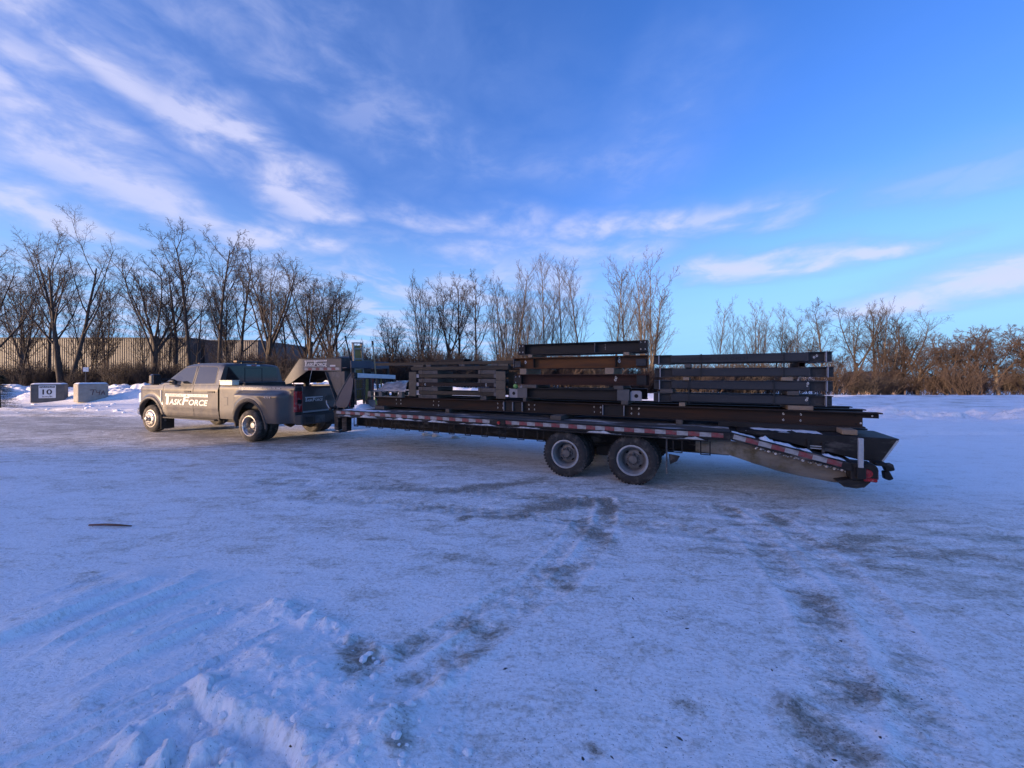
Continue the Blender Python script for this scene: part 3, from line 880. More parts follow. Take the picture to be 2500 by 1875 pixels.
# ------------------------------------------------------------------ trees
def grow(seed, H, style):
    """branch polylines: (level, points, radii)"""
    r_ = random.Random(seed)
    out = []

    def rv():
        return Vector((r_.uniform(-1, 1), r_.uniform(-1, 1), r_.uniform(-1, 1)))

    def side(d):
        a = Vector((1, 0, 0)) if abs(d.x) < 0.8 else Vector((0, 1, 0))
        s = d.cross(a).normalized()
        return s, d.cross(s).normalized()

    def branch(p, d, L, r, lev, S):
        n = S['seg'][lev]
        pts = [p.copy()]; rad = [r]
        dd = d.normalized()
        tip = S['tip'][lev]
        for i in range(n):
            dd = (dd + rv() * S['wob'][lev] + Vector((0, 0, 1)) * S['up'][lev]).normalized()
            pts.append(pts[-1] + dd * (L / n))
            rad.append(r * (1 + (tip - 1) * ((i + 1) / n)))
        out.append((lev, pts, rad))
        if lev + 1 >= S['levels']: return
        nc = S['n'][lev]
        nc = max(1, int(round(nc * r_.uniform(0.8, 1.2))))
        az = r_.uniform(0, 6.28)
        for k in range(nc):
            t = S['t0'][lev] + (1 - S['t0'][lev]) * ((k + r_.uniform(0.1, 0.9)) / nc)
            f = t * n; i = min(int(f), n - 1); u = f - i
            q = pts[i].lerp(pts[i + 1], u)
            dl = (pts[i + 1] - pts[i]).normalized()
            s, w = side(dl)
            az += 2.4 + r_.uniform(-0.5, 0.5)
            ang = R(S['ang'][lev] * r_.uniform(0.7, 1.3))
            cd = dl * math.cos(ang) + (s * math.cos(az) + w * math.sin(az)) * math.sin(ang)
            cl = L * S['len'][lev] * (1 - S['sh'][lev] * t) * r_.uniform(0.75, 1.25)
            rr = rad[i] * (1 - u) + rad[i + 1] * u
            cr = max(S['rmin'][lev + 1], min(rr * 0.8, rr * S['rr'][lev] * r_.uniform(0.85, 1.15)))
            branch(q, cd, cl, cr, lev + 1, S)

    if style == 'spread':
        S = dict(levels=6, seg=[5, 7, 5, 4, 3, 2], tip=[0.78, 0.22, 0.3, 0.35, 0.4, 0.5], wob=[0.06, 0.10, 0.15, 0.22, 0.28, 0.3], up=[0.05, 0.13, 0.08, 0.05, 0.03, 0.02],
                 n=[6, 8, 6, 5, 3], t0=[0.55, 0.18, 0.2, 0.2, 0.2], ang=[30, 36, 40, 42, 40], len=[1.60, 0.44, 0.50, 0.50, 0.55], sh=[0.25, 0.45, 0.4, 0.3, 0.2],
                 rr=[0.52, 0.45, 0.5, 0.6, 0.7], rmin=[0.1, 0.045, 0.024, 0.013, 0.009, 0.006])
        branch(Vector((0, 0, -0.4)), Vector((r_.uniform(-.05, .05), r_.uniform(-.05, .05), 1)), H * 0.34, H * 0.0165, 0, S)
    elif style == 'multi':
        S = dict(levels=6, seg=[9, 7, 5, 4, 3, 2], tip=[0.25, 0.25, 0.3, 0.35, 0.4, 0.5], wob=[0.05, 0.09, 0.15, 0.22, 0.28, 0.3], up=[0.05, 0.10, 0.06, 0.04, 0.03, 0.02],
                 n=[7, 6, 5, 5, 3], t0=[0.36, 0.2, 0.2, 0.2, 0.2], ang=[34, 38, 42, 42, 40], len=[0.55, 0.48, 0.50, 0.5, 0.55], sh=[0.35, 0.45, 0.4, 0.3, 0.2],
                 rr=[0.55, 0.45, 0.5, 0.6, 0.7], rmin=[0.1, 0.045, 0.024, 0.013, 0.009, 0.006])
        for k in range(3):
            a = k * 2.1 + 0.3
            branch(Vector((0.35 * math.cos(a), 0.35 * math.sin(a), -0.4)), Vector((0.13 * math.cos(a), 0.10 * math.sin(a), 1)), H * r_.uniform(0.80, 0.93), H * 0.0165, 0, S)
    elif style == 'tall':
        S = dict(levels=6, seg=[9, 6, 5, 4, 3, 2], tip=[0.2, 0.25, 0.3, 0.35, 0.4, 0.5], wob=[0.05, 0.10, 0.16, 0.22, 0.28, 0.3], up=[0.05, 0.10, 0.06, 0.04, 0.03, 0.02],
                 n=[12, 6, 5, 5, 3], t0=[0.30, 0.2, 0.2, 0.2, 0.2], ang=[38, 40, 42, 42, 40], len=[0.42, 0.48, 0.50, 0.5, 0.55], sh=[0.45, 0.45, 0.4, 0.3, 0.2],
                 rr=[0.5, 0.5, 0.55, 0.6, 0.7], rmin=[0.1, 0.04, 0.022, 0.013, 0.009, 0.006])
        branch(Vector((0, 0, -0.4)), Vector((r_.uniform(-.08, .08), r_.uniform(-.05, .05), 1)), H * 0.95, H * 0.0145, 0, S)
    elif style == 'poplar':
        S = dict(levels=5, seg=[9, 6, 4, 3, 2], tip=[0.15, 0.2, 0.3, 0.4, 0.5], wob=[0.035, 0.09, 0.13, 0.18, 0.22], up=[0.04, 0.10, 0.10, 0.08, 0.05],
                 n=[20, 7, 5, 4], t0=[0.22, 0.15, 0.15, 0.15], ang=[33, 30, 32, 34], len=[0.36, 0.40, 0.45, 0.5], sh=[0.55, 0.4, 0.3, 0.2],
                 rr=[0.42, 0.5, 0.55, 0.65], rmin=[0.08, 0.028, 0.015, 0.010, 0.0065])
        branch(Vector((0, 0, -0.4)), Vector((r_.uniform(-.10, .10), r_.uniform(-.05, .05), 1)), H * 1.0, H * 0.0105, 0, S)
    elif style == 'fan':
        S = dict(levels=5, seg=[8, 6, 4, 3, 2], tip=[0.15, 0.2, 0.3, 0.4, 0.5], wob=[0.05, 0.10, 0.15, 0.2, 0.25], up=[0.03, 0.09, 0.09, 0.07, 0.05],
                 n=[12, 6, 5, 3], t0=[0.20, 0.15, 0.15, 0.15], ang=[30, 32, 34, 36], len=[0.33, 0.42, 0.46, 0.5], sh=[0.45, 0.4, 0.3, 0.2],
                 rr=[0.45, 0.5, 0.55, 0.65], rmin=[0.08, 0.028, 0.015, 0.010, 0.0065])
        for k in range(7):
            a = k * 0.9 + r_.uniform(-.2, .2); tl = r_.uniform(0.03, 0.30)
            branch(Vector((0.3 * math.cos(a), 0.3 * math.sin(a), -0.4)), Vector((tl * math.cos(a), tl * math.sin(a), 1)), H * r_.uniform(0.78, 1.0), H * 0.0085, 0, S)
    elif style == 'dense':
        S = dict(levels=6, seg=[5, 6, 5, 4, 3, 2], tip=[0.7, 0.22, 0.3, 0.35, 0.4, 0.5], wob=[0.10, 0.18, 0.24, 0.28, 0.3, 0.3], up=[0.04, 0.06, 0.03, 0.02, 0.02, 0.02],
                 n=[8, 8, 6, 5, 3], t0=[0.25, 0.15, 0.2, 0.2, 0.2], ang=[46, 44, 46, 45, 42], len=[1.25, 0.46, 0.50, 0.50, 0.55], sh=[0.2, 0.4, 0.4, 0.3, 0.2],
                 rr=[0.55, 0.5, 0.55, 0.6, 0.7], rmin=[0.1, 0.05, 0.028, 0.017, 0.012, 0.010])
        branch(Vector((0, 0, -0.4)), Vector((r_.uniform(-.1, .1), 0, 1)), H * 0.40, H * 0.020, 0, S)
    return out


SIDES = [9, 6, 4, 3, 3, 3]


def tubes_mesh(name, brs):
    V, Fq = [], []
    for lev, pts, rad in brs:
        n = SIDES[lev]; b = len(V); k = len(pts)
        for i, p in enumerate(pts):
            d = (pts[min(i + 1, k - 1)] - pts[max(i - 1, 0)])
            d.normalize()
            a = Vector((1, 0, 0)) if abs(d.x) < 0.8 else Vector((0, 1, 0))
            s = d.cross(a); s.normalize(); t = d.cross(s)
            for j in range(n):
                an = 6.28319 * j / n
                V.append(p + (s * math.cos(an) + t * math.sin(an)) * rad[i])
        for i in range(k - 1):
            for j in range(n):
                j2 = (j + 1) % n
                Fq.append((b + i * n + j, b + i * n + j2, b + (i + 1) * n + j2, b + (i + 1) * n + j))
    me = bpy.data.meshes.new(name)
    me.from_pydata(V, [], Fq)
    me.polygons.foreach_set('use_smooth', [True] * len(me.polygons))
    return me


PROTO = {}


def proto(key, seed, H, style, mb_, mtw):
    brs = grow(seed, H, style)
    top = max(p.z for _, pts, _ in brs for p in pts)
    tr = tubes_mesh('trunk', [b for b in brs if b[0] == 0])
    cr = tubes_mesh('crown', [b for b in brs if b[0] > 0])
    tr.materials.append(mt[mb_]); cr.materials.append(mt[mtw])
    PROTO[key] = (tr, cr, top)


proto('three', 5, 16.0, 'multi', 'bark', 'twig')
proto('spreadA', 11, 13.0, 'spread', 'bark', 'twig')
proto('spreadB', 12, 12.0, 'spread', 'bark', 'twig')
proto('spreadC', 19, 11.5, 'spread', 'bark', 'twig')
proto('tallA', 23, 14.5, 'tall', 'bark', 'twig')
proto('tallB', 24, 13.5, 'tall', 'bark', 'twig')
proto('thin', 31, 10.0, 'poplar', 'bark', 'twig')
proto('popA', 33, 16.0, 'poplar', 'bark_pale', 'twig_pale')
proto('popB', 34, 16.0, 'poplar', 'bark_pale', 'twig_pale')
proto('popC', 37, 15.0, 'poplar', 'bark_pale', 'twig_pale')
proto('fanA', 41, 15.0, 'fan', 'bark_pale', 'twig_pale')
proto('fanB', 42, 14.0, 'fan', 'bark_pale', 'twig')
proto('denseA', 51, 9.5, 'dense', 'bark_pale', 'twig_red')
proto('denseB', 52, 9.0, 'dense', 'bark_pale', 'twig_red')

LAB_L = ('bare dark-barked tree in the wood behind the pickup truck', 'bare trees behind the pickup')
LAB_M = ('bare tree rising behind the stacked steel on the trailer', 'bare trees behind the trailer')
LAB_R = ('bare tree on the far edge of the snowy field', 'bare trees along the far field edge')
LAB_D = ('reddish-brown bare tree at the field edge', 'dense brown trees at the field edge')
# position x, y, height of the tip above the yard, prototype
TREES_L = [(-40.2, 30.0, 12.9, 'spreadA'), (-46.0, 36.0, 12.1, 'thin'), (-45.8, 37.0, 11.2, 'thin'), (-42.2, 35.0, 12.7, 'tallB'), (-41.8, 38.0, 10.3, 'thin'), (-39.1, 37.0, 10.9, 'thin'),
           (-29.7, 32.0, 12.2, 'spreadB'), (-33.1, 38.0, 13.7, 'tallB'), (-27.3, 33.0, 15.3, 'tallA'), (-25.2, 33.0, 14.8, 'tallB'), (-26.5, 36.0, 13.0, 'thin'), (-24.2, 34.0, 14.0, 'tallA'),
           (-20.9, 33.0, 13.5, 'spreadA'), (-17.4, 33.0, 12.0, 'spreadC'), (-15.9, 34.0, 10.6, 'spreadB'), (-52.0, 41.0, 12.7, 'spreadC'), (-31.0, 43.0, 12.2, 'thin'), (-22.3, 42.0, 12.7, 'spreadC'), (-36.0, 44.0, 11.7, 'tallA'),
           (-48.0, 33.0, 14.3, 'tallA'), (-12.6, 41.0, 8.7, 'spreadB'), (-19.3, 43.0, 12.7, 'tallB'), (-44.0, 40.0, 11.7, 'thin'), (-38.5, 42.0, 10.6, 'tallB'), (-34.5, 36.5, 9.0, 'thin'), (-31.8, 35.5, 9.5, 'thin'), (-29.2, 40.0, 11.1, 'thin'), (-23.0, 38.5, 10.1, 'thin'), (-18.6, 37.5, 9.5, 'thin'), (-47.5, 45.0, 11.7, 'tallA'), (-40.5, 46.0, 10.6, 'thin'), (-27.0, 46.0, 12.7, 'tallB'), (-37.2, 34.5, 8.5, 'thin')]
TREES_M = [(-9.4, 42.0, 13.4, 'fanB'), (-7.2, 43.0, 13.0, 'spreadC'), (-6.2, 44.0, 13.3, 'tallB'), (-4.0, 42.0, 13.2, 'tallA'), (-0.8, 42.0, 13.5, 'fanB'), (0.6, 46.0, 16.4, 'popA'), (3.9, 45.0, 16.7, 'popB'),
           (4.6, 48.0, 13.2, 'popC'), (6.0, 46.0, 16.4, 'popB'), (8.1, 45.0, 15.9, 'popA'), (12.5, 47.0, 16.6, 'popC'), (14.3, 48.0, 16.0, 'popA'), (15.4, 44.0, 16.2, 'fanA'), (17.5, 49.0, 11.5, 'popB'), (1.6, 41.0, 11.5, 'fanB')]
TREES_R = [(29.2, 55.0, 13.3, 'popA'), (31.9, 56.0, 12.0, 'popC'), (34.4, 54.0, 12.9, 'fanA'), (38.9, 56.0, 12.5, 'popB'), (41.4, 57.0, 11.6, 'popC'), (42.2, 52.0, 12.6, 'tallA'), (47.0, 53.0, 12.3, 'spreadC'), (50.4, 54.0, 12.0, 'tallB'),
           (50.5, 52.0, 12.4, 'fanB'), (53.5, 53.0, 11.4, 'spreadA'), (44.0, 60.0, 10.5, 'spreadB')]
TREES_D = [(50.4, 48.0, 7.0, 'denseA'), (53.0, 47.0, 7.4, 'denseB'), (56.2, 46.5, 7.7, 'denseA'), (58.0, 46.0, 8.1, 'denseB'), (60.5, 45.0, 8.3, 'denseA'), (63.0, 46.0, 8.4, 'denseB'), (66.5, 47.0, 8.6, 'denseA'), (46.5, 49.0, 5.6, 'denseB'), (61.5, 52.0, 8.4, 'denseB'), (55.0, 55.0, 7.6, 'denseA'), (70.0, 50.0, 8.6, 'denseB'), (48.0, 57.0, 7.0, 'denseA')]


LOOK = {'three': 'three-stemmed', 'spreadA': 'broad-crowned', 'spreadB': 'short-trunked spreading', 'spreadC': 'many-limbed spreading', 'tallA': 'tall crooked', 'tallB': 'tall straight', 'thin': 'slender',
        'popA': 'slim upright', 'popB': 'upright fine-branched', 'popC': 'narrow upright', 'fanA': 'fan-shaped multi-stemmed', 'fanB': 'dense multi-stemmed', 'denseA': 'low round-crowned', 'denseB': 'low tangled'}


def place_tree(x, y, tipz, key, label, group, name='bare_tree', plain=False):
    tr, cr, top = PROTO[key]
    base = gz(x, y) - 0.05
    s = (tipz - base) / top
    root = empty(name, (x, y, base), rng.uniform(0, 6.28))
    w = s * rng.uniform(0.92, 1.08)
    root.scale = (w, w, s)
    link_mesh('trunk', tr, None, root); link_mesh('crown', cr, None, root)
    tag(root, label if plain else LOOK[key] + ' ' + label, 'tree', group)
    return root


t0 = place_tree(-36.0, 31.0, 15.8, 'three', 'tall bare tree with three trunks from one base behind the speed sign block', None, plain=True)
t0.rotation_euler.z = 0.4
for lst, lab in ((TREES_L, LAB_L), (TREES_M, LAB_M), (TREES_R, LAB_R), (TREES_D, LAB_D)):
    for (x, y, tz, key) in lst: place_tree(x, y, tz, key, *lab)


# leafless brush under the trees
def shrub_mesh(seed, H, mat_):
    r_ = random.Random(seed)
    brs = []
    for k in range(26):
        a = r_.uniform(0, 6.28); rr = r_.uniform(0, 0.9); tl = r_.uniform(0.1, 0.8)
        p = Vector((rr * math.cos(a), rr * math.sin(a), -0.2)); d = Vector((tl * math.cos(a), tl * math.sin(a), 1)).normalized()
        L = H * r_.uniform(0.6, 1.05)
        pts = [p.copy()]
        for i in range(4):
            d = (d + Vector((r_.uniform(-.22, .22), r_.uniform(-.22, .22), r_.uniform(-.1, .15)))).normalized()
            pts.append(pts[-1] + d * L / 4)
        brs.append((3, pts, [0.026, 0.02, 0.016, 0.012, 0.008]))
        for j in range(11):
            i = r_.randint(1, 3); q = pts[i].lerp(pts[i + 1], r_.random())
            dd = (d + Vector((r_.uniform(-1, 1), r_.uniform(-1, 1), r_.uniform(-.3, .9))) * 0.9).normalized()
            l2 = H * r_.uniform(0.15, 0.4)
            q2 = q + dd * l2 * 0.5; q3 = q2 + (dd + Vector((r_.uniform(-.4, .4), r_.uniform(-.4, .4), 0.2))).normalized() * l2 * 0.5
            brs.append((4, [q, q2, q3], [0.013, 0.010, 0.006]))
            for m_ in range(3):
                dd2 = (dd + Vector((r_.uniform(-1, 1), r_.uniform(-1, 1), r_.uniform(-.4, .8)))).normalized()
                u = q.lerp(q3, r_.random())
                brs.append((5, [u, u + dd2 * l2 * 0.5], [0.009, 0.005]))
    me = tubes_mesh('shrub', brs)
    me.materials.append(mt[mat_])
    return me


SHRUBS = [shrub_mesh(61, 2.4, 'twig'), shrub_mesh(62, 2.8, 'twig_red'), shrub_mesh(63, 2.2, 'twig'), shrub_mesh(64, 3.0, 'twig_pale')]


def shrub(x, y, s, kind, lab):
    o = link_mesh('shrub', SHRUBS[kind], None, None)
    o.location = (x, y, gz(x, y) - 0.1); o.rotation_euler = (0, 0, rng.uniform(0, 6.28))
    o.scale = (s * rng.uniform(0.9, 1.4), s * rng.uniform(0.9, 1.4), s * rng.uniform(0.85, 1.15))
    tag(o, ('dark twiggy ', 'reddish tangled ', 'low dark ', 'pale wispy ')[kind] + lab[0], 'shrub', lab[1])


SL = ('leafless brush under the trees behind the pickup', 'brush behind the pickup')
SM = ('leafless brush growing behind the trailer', 'brush behind the trailer')
SR = ('leafless brush along the far field edge', 'brush along the field edge')
for i in range(60):
    f = i / 60
    y = rng.uniform(30.5, 37)
    x = (-1.40 + f * 1.02) * y + rng.uniform(-.6, .6)
    shrub(x, y, rng.uniform(0.60, 1.0) * (1 + 0.35 * (f > 0.62)), rng.choice((0, 2, 0, 1)), SL)
for i in range(84):
    f = i / 84
    y = rng.uniform(36, 48)
    x = (-0.36 + f * 1.04) * y + rng.uniform(-.8, .8)
    shrub(x, y, rng.uniform(0.9, 1.55), rng.choice((0, 1, 0, 3)), SM)
for i in range(28):
    f = i / 28
    y = rng.uniform(42, 52)
    x = (0.60 + f * 0.80) * y + rng.uniform(-.8, .8)
    shrub(x, y, rng.uniform(0.8, 1.35), rng.choice((1, 1, 3, 0)), SR)

# small conifer at the edge of the yard
def conifer(x, y, H, label):
    root = empty('spruce', (x, y, gz(x, y)))
    MB().tube([(0, 0, -0.1), (0, 0, H)], [0.05, 0.01], 8).build('trunk', mt['bark'], root)
    V, Fq = [], []
    r_ = random.Random(3)
    for k in range(620):
        z = r_.uniform(0.02, 1) ** 1.2 * H
        Rr = (1 - z / H) * 0.95 + 0.08
        a = r_.uniform(0, 6.28); L = Rr * r_.uniform(0.6, 1.05)
        d = Vector((math.cos(a), math.sin(a), -0.10)).normalized(); s = Vector((-math.sin(a), math.cos(a), 0))
        p0 = Vector((0, 0, z)) + d * L * 0.15
        m = 6
        for q in range(m):
            c = p0 + d * L * 0.85 * q / m; w = 0.10 * (1 - q / m) + 0.03
            for sg in (-1, 1):
                b_ = len(V); tip = c + s * sg * w * r_.uniform(.8, 1.3) + d * 0.10 + Vector((0, 0, r_.uniform(-.03, .03)))
                V += [c, c + d * 0.035, tip]; Fq.append((b_, b_ + 1, b_ + 2))
    me = bpy.data.meshes.new('crown'); me.from_pydata(V, [], Fq)
    link_mesh('crown', me, mt['needles'], root)
    tag(root, label, 'spruce')


conifer(-26.95, 20.3, 1.75, 'small dark spruce beside the snow at the yard edge')
# ------------------------------------------------------------------ lettering helper for the two-line logo
def place_flat(me, name, mat_, parent, M4):
    me.materials.append(mat_)
    o = bpy.data.objects.new(name, me)
    C.objects.link(o); o.parent = parent
    o.matrix_local = M4
    return o


def frame(origin, xdir, ydir):
    x = Vector(xdir).normalized(); y = Vector(ydir).normalized(); z = x.cross(y)
    return Matrix((
        (x.x, y.x, z.x, origin[0]), (x.y, y.y, z.y, origin[1]), (x.z, y.z, z.z, origin[2]), (0, 0, 0, 1)))


def skew_quad(x0, x1, y0, y1, k=0.22, t=0.0015):
    mb = MB()
    a = [(x0 + k * y0, y0), (x1 + k * y0, y0), (x1 + k * y1, y1), (x0 + k * y1, y1)]
    mb.prism(a, 0, t, 'z')
    return mb


def join_meshes(name, meshes):
    bm = bmesh.new()
    for m in meshes:
        bm.from_mesh(m); bpy.data.meshes.remove(m)
    me = bpy.data.meshes.new(name); bm.to_mesh(me); bm.free()
    return me


def logo(parent, M4, w, h, white, dark, tagline=True):
    """slanted capitals TASKFORCE under a band reading TRANSPORT & LOGISTICS"""
    ms = [skew_quad(0.0 * w, 0.965 * w, 0.755 * h, 1.0 * h, 0.0).mesh('q'), skew_quad(0.015 * w, 0.075 * w, 0, 0.77 * h, 0.12).mesh('q')]
    ms.append(fit_text(text_mesh('ASK', 1, 0.25, 0.028), 0.085 * w, 0.395 * w, 0, 0.52 * h))
    ms.append(fit_text(text_mesh('F', 1, 0.25, 0.03), 0.385 * w, 0.565 * w, 0, 0.80 * h))
    ms.append(fit_text(text_mesh('ORCE', 1, 0.25, 0.028), 0.545 * w, 0.965 * w, 0, 0.52 * h))
    place_flat(join_meshes('lettering', ms), 'lettering', white, parent, M4)
    if tagline:
        a = fit_text(text_mesh('TRANSPORT', 1, 0.12, 0.0), 0.04 * w, 0.43 * w, 0.80 * h, 0.95 * h)
        b_ = fit_text(text_mesh('&', 1, 0.12, 0.0), 0.475 * w, 0.525 * w, 0.80 * h, 0.95 * h)
        c = fit_text(text_mesh('LOGISTICS', 1, 0.12, 0.0), 0.57 * w, 0.92 * w, 0.80 * h, 0.95 * h)
        place_flat(join_meshes('lettering', [a, b_, c]), 'lettering', dark, parent, M4 @ Matrix.Translation((0, 0, 0.002)))


# ------------------------------------------------------------------ wheels
def tyre_mesh(Rt, Rr, w, lugs=0, n=48):
    """tyre on the y axis, outer face at y=0, body towards -y"""
    s = Rt - Rr
    prof = [(Rr, -0.012), (Rr + 0.10 * s, 0.004), (Rr + 0.45 * s, 0.014), (Rr + 0.78 * s, 0.006), (Rt - 0.016, -0.012), (Rt - 0.003, -0.030)]
    k = 5
    for i in range(k):            # ribs with grooves between them
        a = -0.034 - (w - 0.068) * i / k; b_ = -0.034 - (w - 0.068) * (i + 1) / k
        prof += [(Rt, a), (Rt, b_ + 0.010), (Rt - 0.011, b_ + 0.009), (Rt - 0.011, b_ + 0.001)]
    prof += [(Rt, -w + 0.034), (Rt - 0.003, -w + 0.030), (Rt - 0.016, -w + 0.012), (Rr + 0.78 * s, -w - 0.006), (Rr + 0.4 * s, -w - 0.012), (Rr, -w + 0.012)]
    mb = MB().lathe(prof, n)
    if lugs:
        for i in range(lugs):
            a = 2 * math.pi * i / lugs
            for (y0, y1, off) in ((-0.002, -0.05, 0), (-w + 0.05, -w + 0.002, 0.5)):
                an = a + off * 2 * math.pi / lugs
                Mx = Matrix.Rotation(-an, 4, 'Y')
                mb.box((Rt - 0.02, y1, -0.016), (Rt + 0.004, y0, 0.016), Mx)
    return mb.mesh('tyre')


def ring_holes(mb, n, r, sx, sz, y, depth=0.006):
    for i in range(n):
        a = 2 * math.pi * (i + 0.5) / n
        c = Vector((r * math.cos(a), y, r * math.sin(a)))
        rad = Vector((math.cos(a), 0, math.sin(a))); tan = Vector((-math.sin(a), 0, math.cos(a)))
        vs = []
        for k in range(14):
            q = 2 * math.pi * k / 14
            vs.append(c + rad * sx * math.cos(q) + tan * sz * math.sin(q))
        mb.add(vs, [tuple(range(14))])


def wheel_front(parent, loc, flip=1, outer_mat='alloy'):
    """forged front wheel: shallow face standing proud with a long hub"""
    Rr = 0.262
    rim = MB().lathe([(Rr, -0.02), (Rr + 0.006, 0.004), (Rr - 0.018, 0.006), (Rr - 0.030, -0.012), (Rr - 0.040, 0.012), (0.205, 0.030), (0.150, 0.040), (0.085, 0.040), (0.0, 0.040)], 40)
    rim.lathe([(Rr, -0.24), (Rr, -0.02)], 40)
    w = rim.build('wheel', mt[outer_mat], parent, smooth=40)
    w.location = loc
    if flip < 0: w.rotation_euler = (0, 0, math.pi)
    link_mesh('tyre', tyre_mesh(0.41, Rr + 0.002, 0.245), mt['rubber_salt'], w, smooth=40)
    hb = MB().lathe([(0.080, 0.038), (0.078, 0.070), (0.060, 0.078), (0.056, 0.125), (0.045, 0.135), (0.0, 0.137)], 24)
    hb.build('hub', mt[outer_mat], w, smooth=40)
    hm = MB(); ring_holes(hm, 8, 0.178, 0.016, 0.026, 0.0385)
    tag(hm.build('hand_holes', mt['hole'], w, recalc=False), kind='stuff')
    nm = MB()
    for i in range(10):
        a = 2 * math.pi * i / 10
        nm.lathe([(0.013, 0.038), (0.013, 0.068), (0.008, 0.074), (0, 0.074)], 6, (0.115 * math.cos(a), 0, 0.115 * math.sin(a)))
    tag(nm.build('lug_nuts', mt['chrome'], w), kind='stuff')
    return w


def wheel_dual(parent, loc, flip, Rt, Rr, tw, gap, rimmat, hubmat, lugs=0, nuts=8, hand=5, lipmat=None, tyremat='rubber', dish=None):
    """pair of wheels on one hub: outer rim is a deep dish"""
    D = dish if dish else tw * 0.62
    rim = MB().lathe([(Rr, -0.02), (Rr + 0.004, 0.002), (Rr - 0.014, 0.005), (Rr - 0.024, -0.008), (Rr - 0.028, -0.030), (Rr - 0.050, -0.045), (Rr - 0.062, -0.075), (Rr - 0.066, -D), (Rr * 0.72, -D - 0.02), (Rr * 0.50, -D + 0.01), (Rr * 0.42, -D + 0.012), (0, -D + 0.012)], 44)
    rim.lathe([(Rr - 0.03, -tw), (Rr - 0.05, -0.04)], 44)
    w = rim.build('wheel', mt[rimmat], parent, smooth=40)
    w.location = loc
    if flip < 0: w.rotation_euler = (0, 0, math.pi)
    tm = tyre_mesh(Rt, Rr + 0.002, tw, lugs)
    link_mesh('tyre', tm, mt[tyremat], w, smooth=40)
    t2 = link_mesh('tyre', tm, None, w); t2.location = (0, -tw - gap, 0)
    if lipmat:
        MB().lathe([(Rr + 0.005, -0.004), (Rr + 0.006, 0.006), (Rr - 0.016, 0.008), (Rr - 0.026, -0.006)], 44).build('rim_lip', mt[lipmat], w, smooth=40)
    hb = MB().lathe([(Rr * 0.44, -D + 0.010), (Rr * 0.43, -D + 0.030), (Rr * 0.36, -D + 0.034), (Rr * 0.30, -D + 0.075), (Rr * 0.27, -D + 0.085), (0, -D + 0.088)], 28)
    hb.build('hub', mt[hubmat], w, smooth=40)
    hm = MB(); ring_holes(hm, hand, Rr * 0.60, Rr * 0.055, Rr * 0.12, -D + 0.0005)
    for v_ in range(len(hm.v)):       # follow the coned disc
        x, y, z = hm.v[v_]; q = math.hypot(x, z) / Rr
        hm.v[v_] = (x, -D - 0.02 + (0.72 - q) / 0.22 * 0.03 + 0.006, z)
    tag(hm.build('hand_holes', mt['hole'], w, recalc=False), kind='stuff')
    nm = MB()
    for i in range(nuts):
        a = 2 * math.pi * i / nuts
        nm.lathe([(0.014, -D + 0.03), (0.014, -D + 0.062), (0.009, -D + 0.068), (0, -D + 0.068)], 6, (Rr * 0.385 * math.cos(a), 0, Rr * 0.385 * math.sin(a)))
    tag(nm.build('lug_nuts', mt['steel_wheel'], w), kind='stuff')
    MB().lathe([(Rr - 0.02, -2 * tw - gap + 0.01), (Rr - 0.06, -2 * tw - gap + 0.06), (0.10, -tw - gap - 0.02), (0.10, -tw - gap - 0.10), (0, -tw - gap - 0.10)], 32).build('inner_rim', mt[rimmat], w, smooth=40)
    return w


# ------------------------------------------------------------------ the pickup
TR = empty('pickup_truck', (-6.33, 11.07, 0.0), math.atan2(0.352, -0.936))
tag(TR, 'salt-stained dark grey crew-cab dually pickup with white door lettering', 'pickup')


def sm(a, b_, x):
    t = min(1, max(0, (x - a) / (b_ - a))); return t * t * (3 - 2 * t)


AF = (4.60, 0.43, 0.56, 0.58)     # front arch: centre x, z, radii
AR = (0.06, 0.44, 0.55, 0.60)     # rear arch


def arch_z(x, A, zb):
    q = (x - A[0]) / A[2]
    if abs(q) >= 1: return zb
    return max(zb, A[1] + A[3] * math.sqrt(1 - q * q))


def cab_side_y(x, z):
    y = 1.0
    if z < 0.80: y -= 0.05 * ((0.80 - z) / 0.3) ** 2
    if z > 1.22: y -= 0.035 * ((z - 1.22) / 0.22) ** 2
    y += 0.010 * math.exp(-((z - 1.30) / 0.03) ** 2)         # shoulder crease
    y -= 0.010 * math.exp(-((z - 0.70) / 0.05) ** 2)         # lower door scallop
    if x > 5.0: y -= 0.26 * ((x - 5.0) / 0.5) ** 2.2
    rho = math.hypot((x - AF[0]) / AF[2], (z - AF[1]) / AF[3])
    if z > 0.42: y += 0.055 * math.exp(-((rho - 1.06) / 0.13) ** 2)
    return y


def bed_side_y(x, z):
    y = 0.995
    if z < 0.75: y -= 0.03 * ((0.75 - z) / 0.25) ** 2
    if z > 1.36: y -= 0.02 * ((z - 1.36) / 0.07) ** 2
    S = sm(0.80, 0.60, x) * sm(-1.16, -0.96, x)
    T = 1 - sm(1.20, 1.325, z)
    y += 0.205 * S * T
    rho = math.hypot((x - AR[0]) / AR[2], (z - AR[1]) / AR[3])
    y += 0.030 * math.exp(-((rho - 1.12) / 0.13) ** 2) * S
    return y


def curtain(xs_, zb, zt, yf, sgn, rows=16, lip=0.10):
    mb = MB()
    P = []
    for x in xs_:
        b_, t_ = zb(x), zt(x)
        col = [(x, sgn * (yf(x, b_) - lip), b_ + 0.004)]
        for j in range(rows + 1):
            z = b_ + (t_ - b_) * j / rows
            col.append((x, sgn * yf(x, z), z))
        P.append(col)
    mb.grid(P, len(xs_), rows + 2)
    return mb


def lin(a, b_, n): return [a + (b_ - a) * i / (n - 1) for i in range(n)]


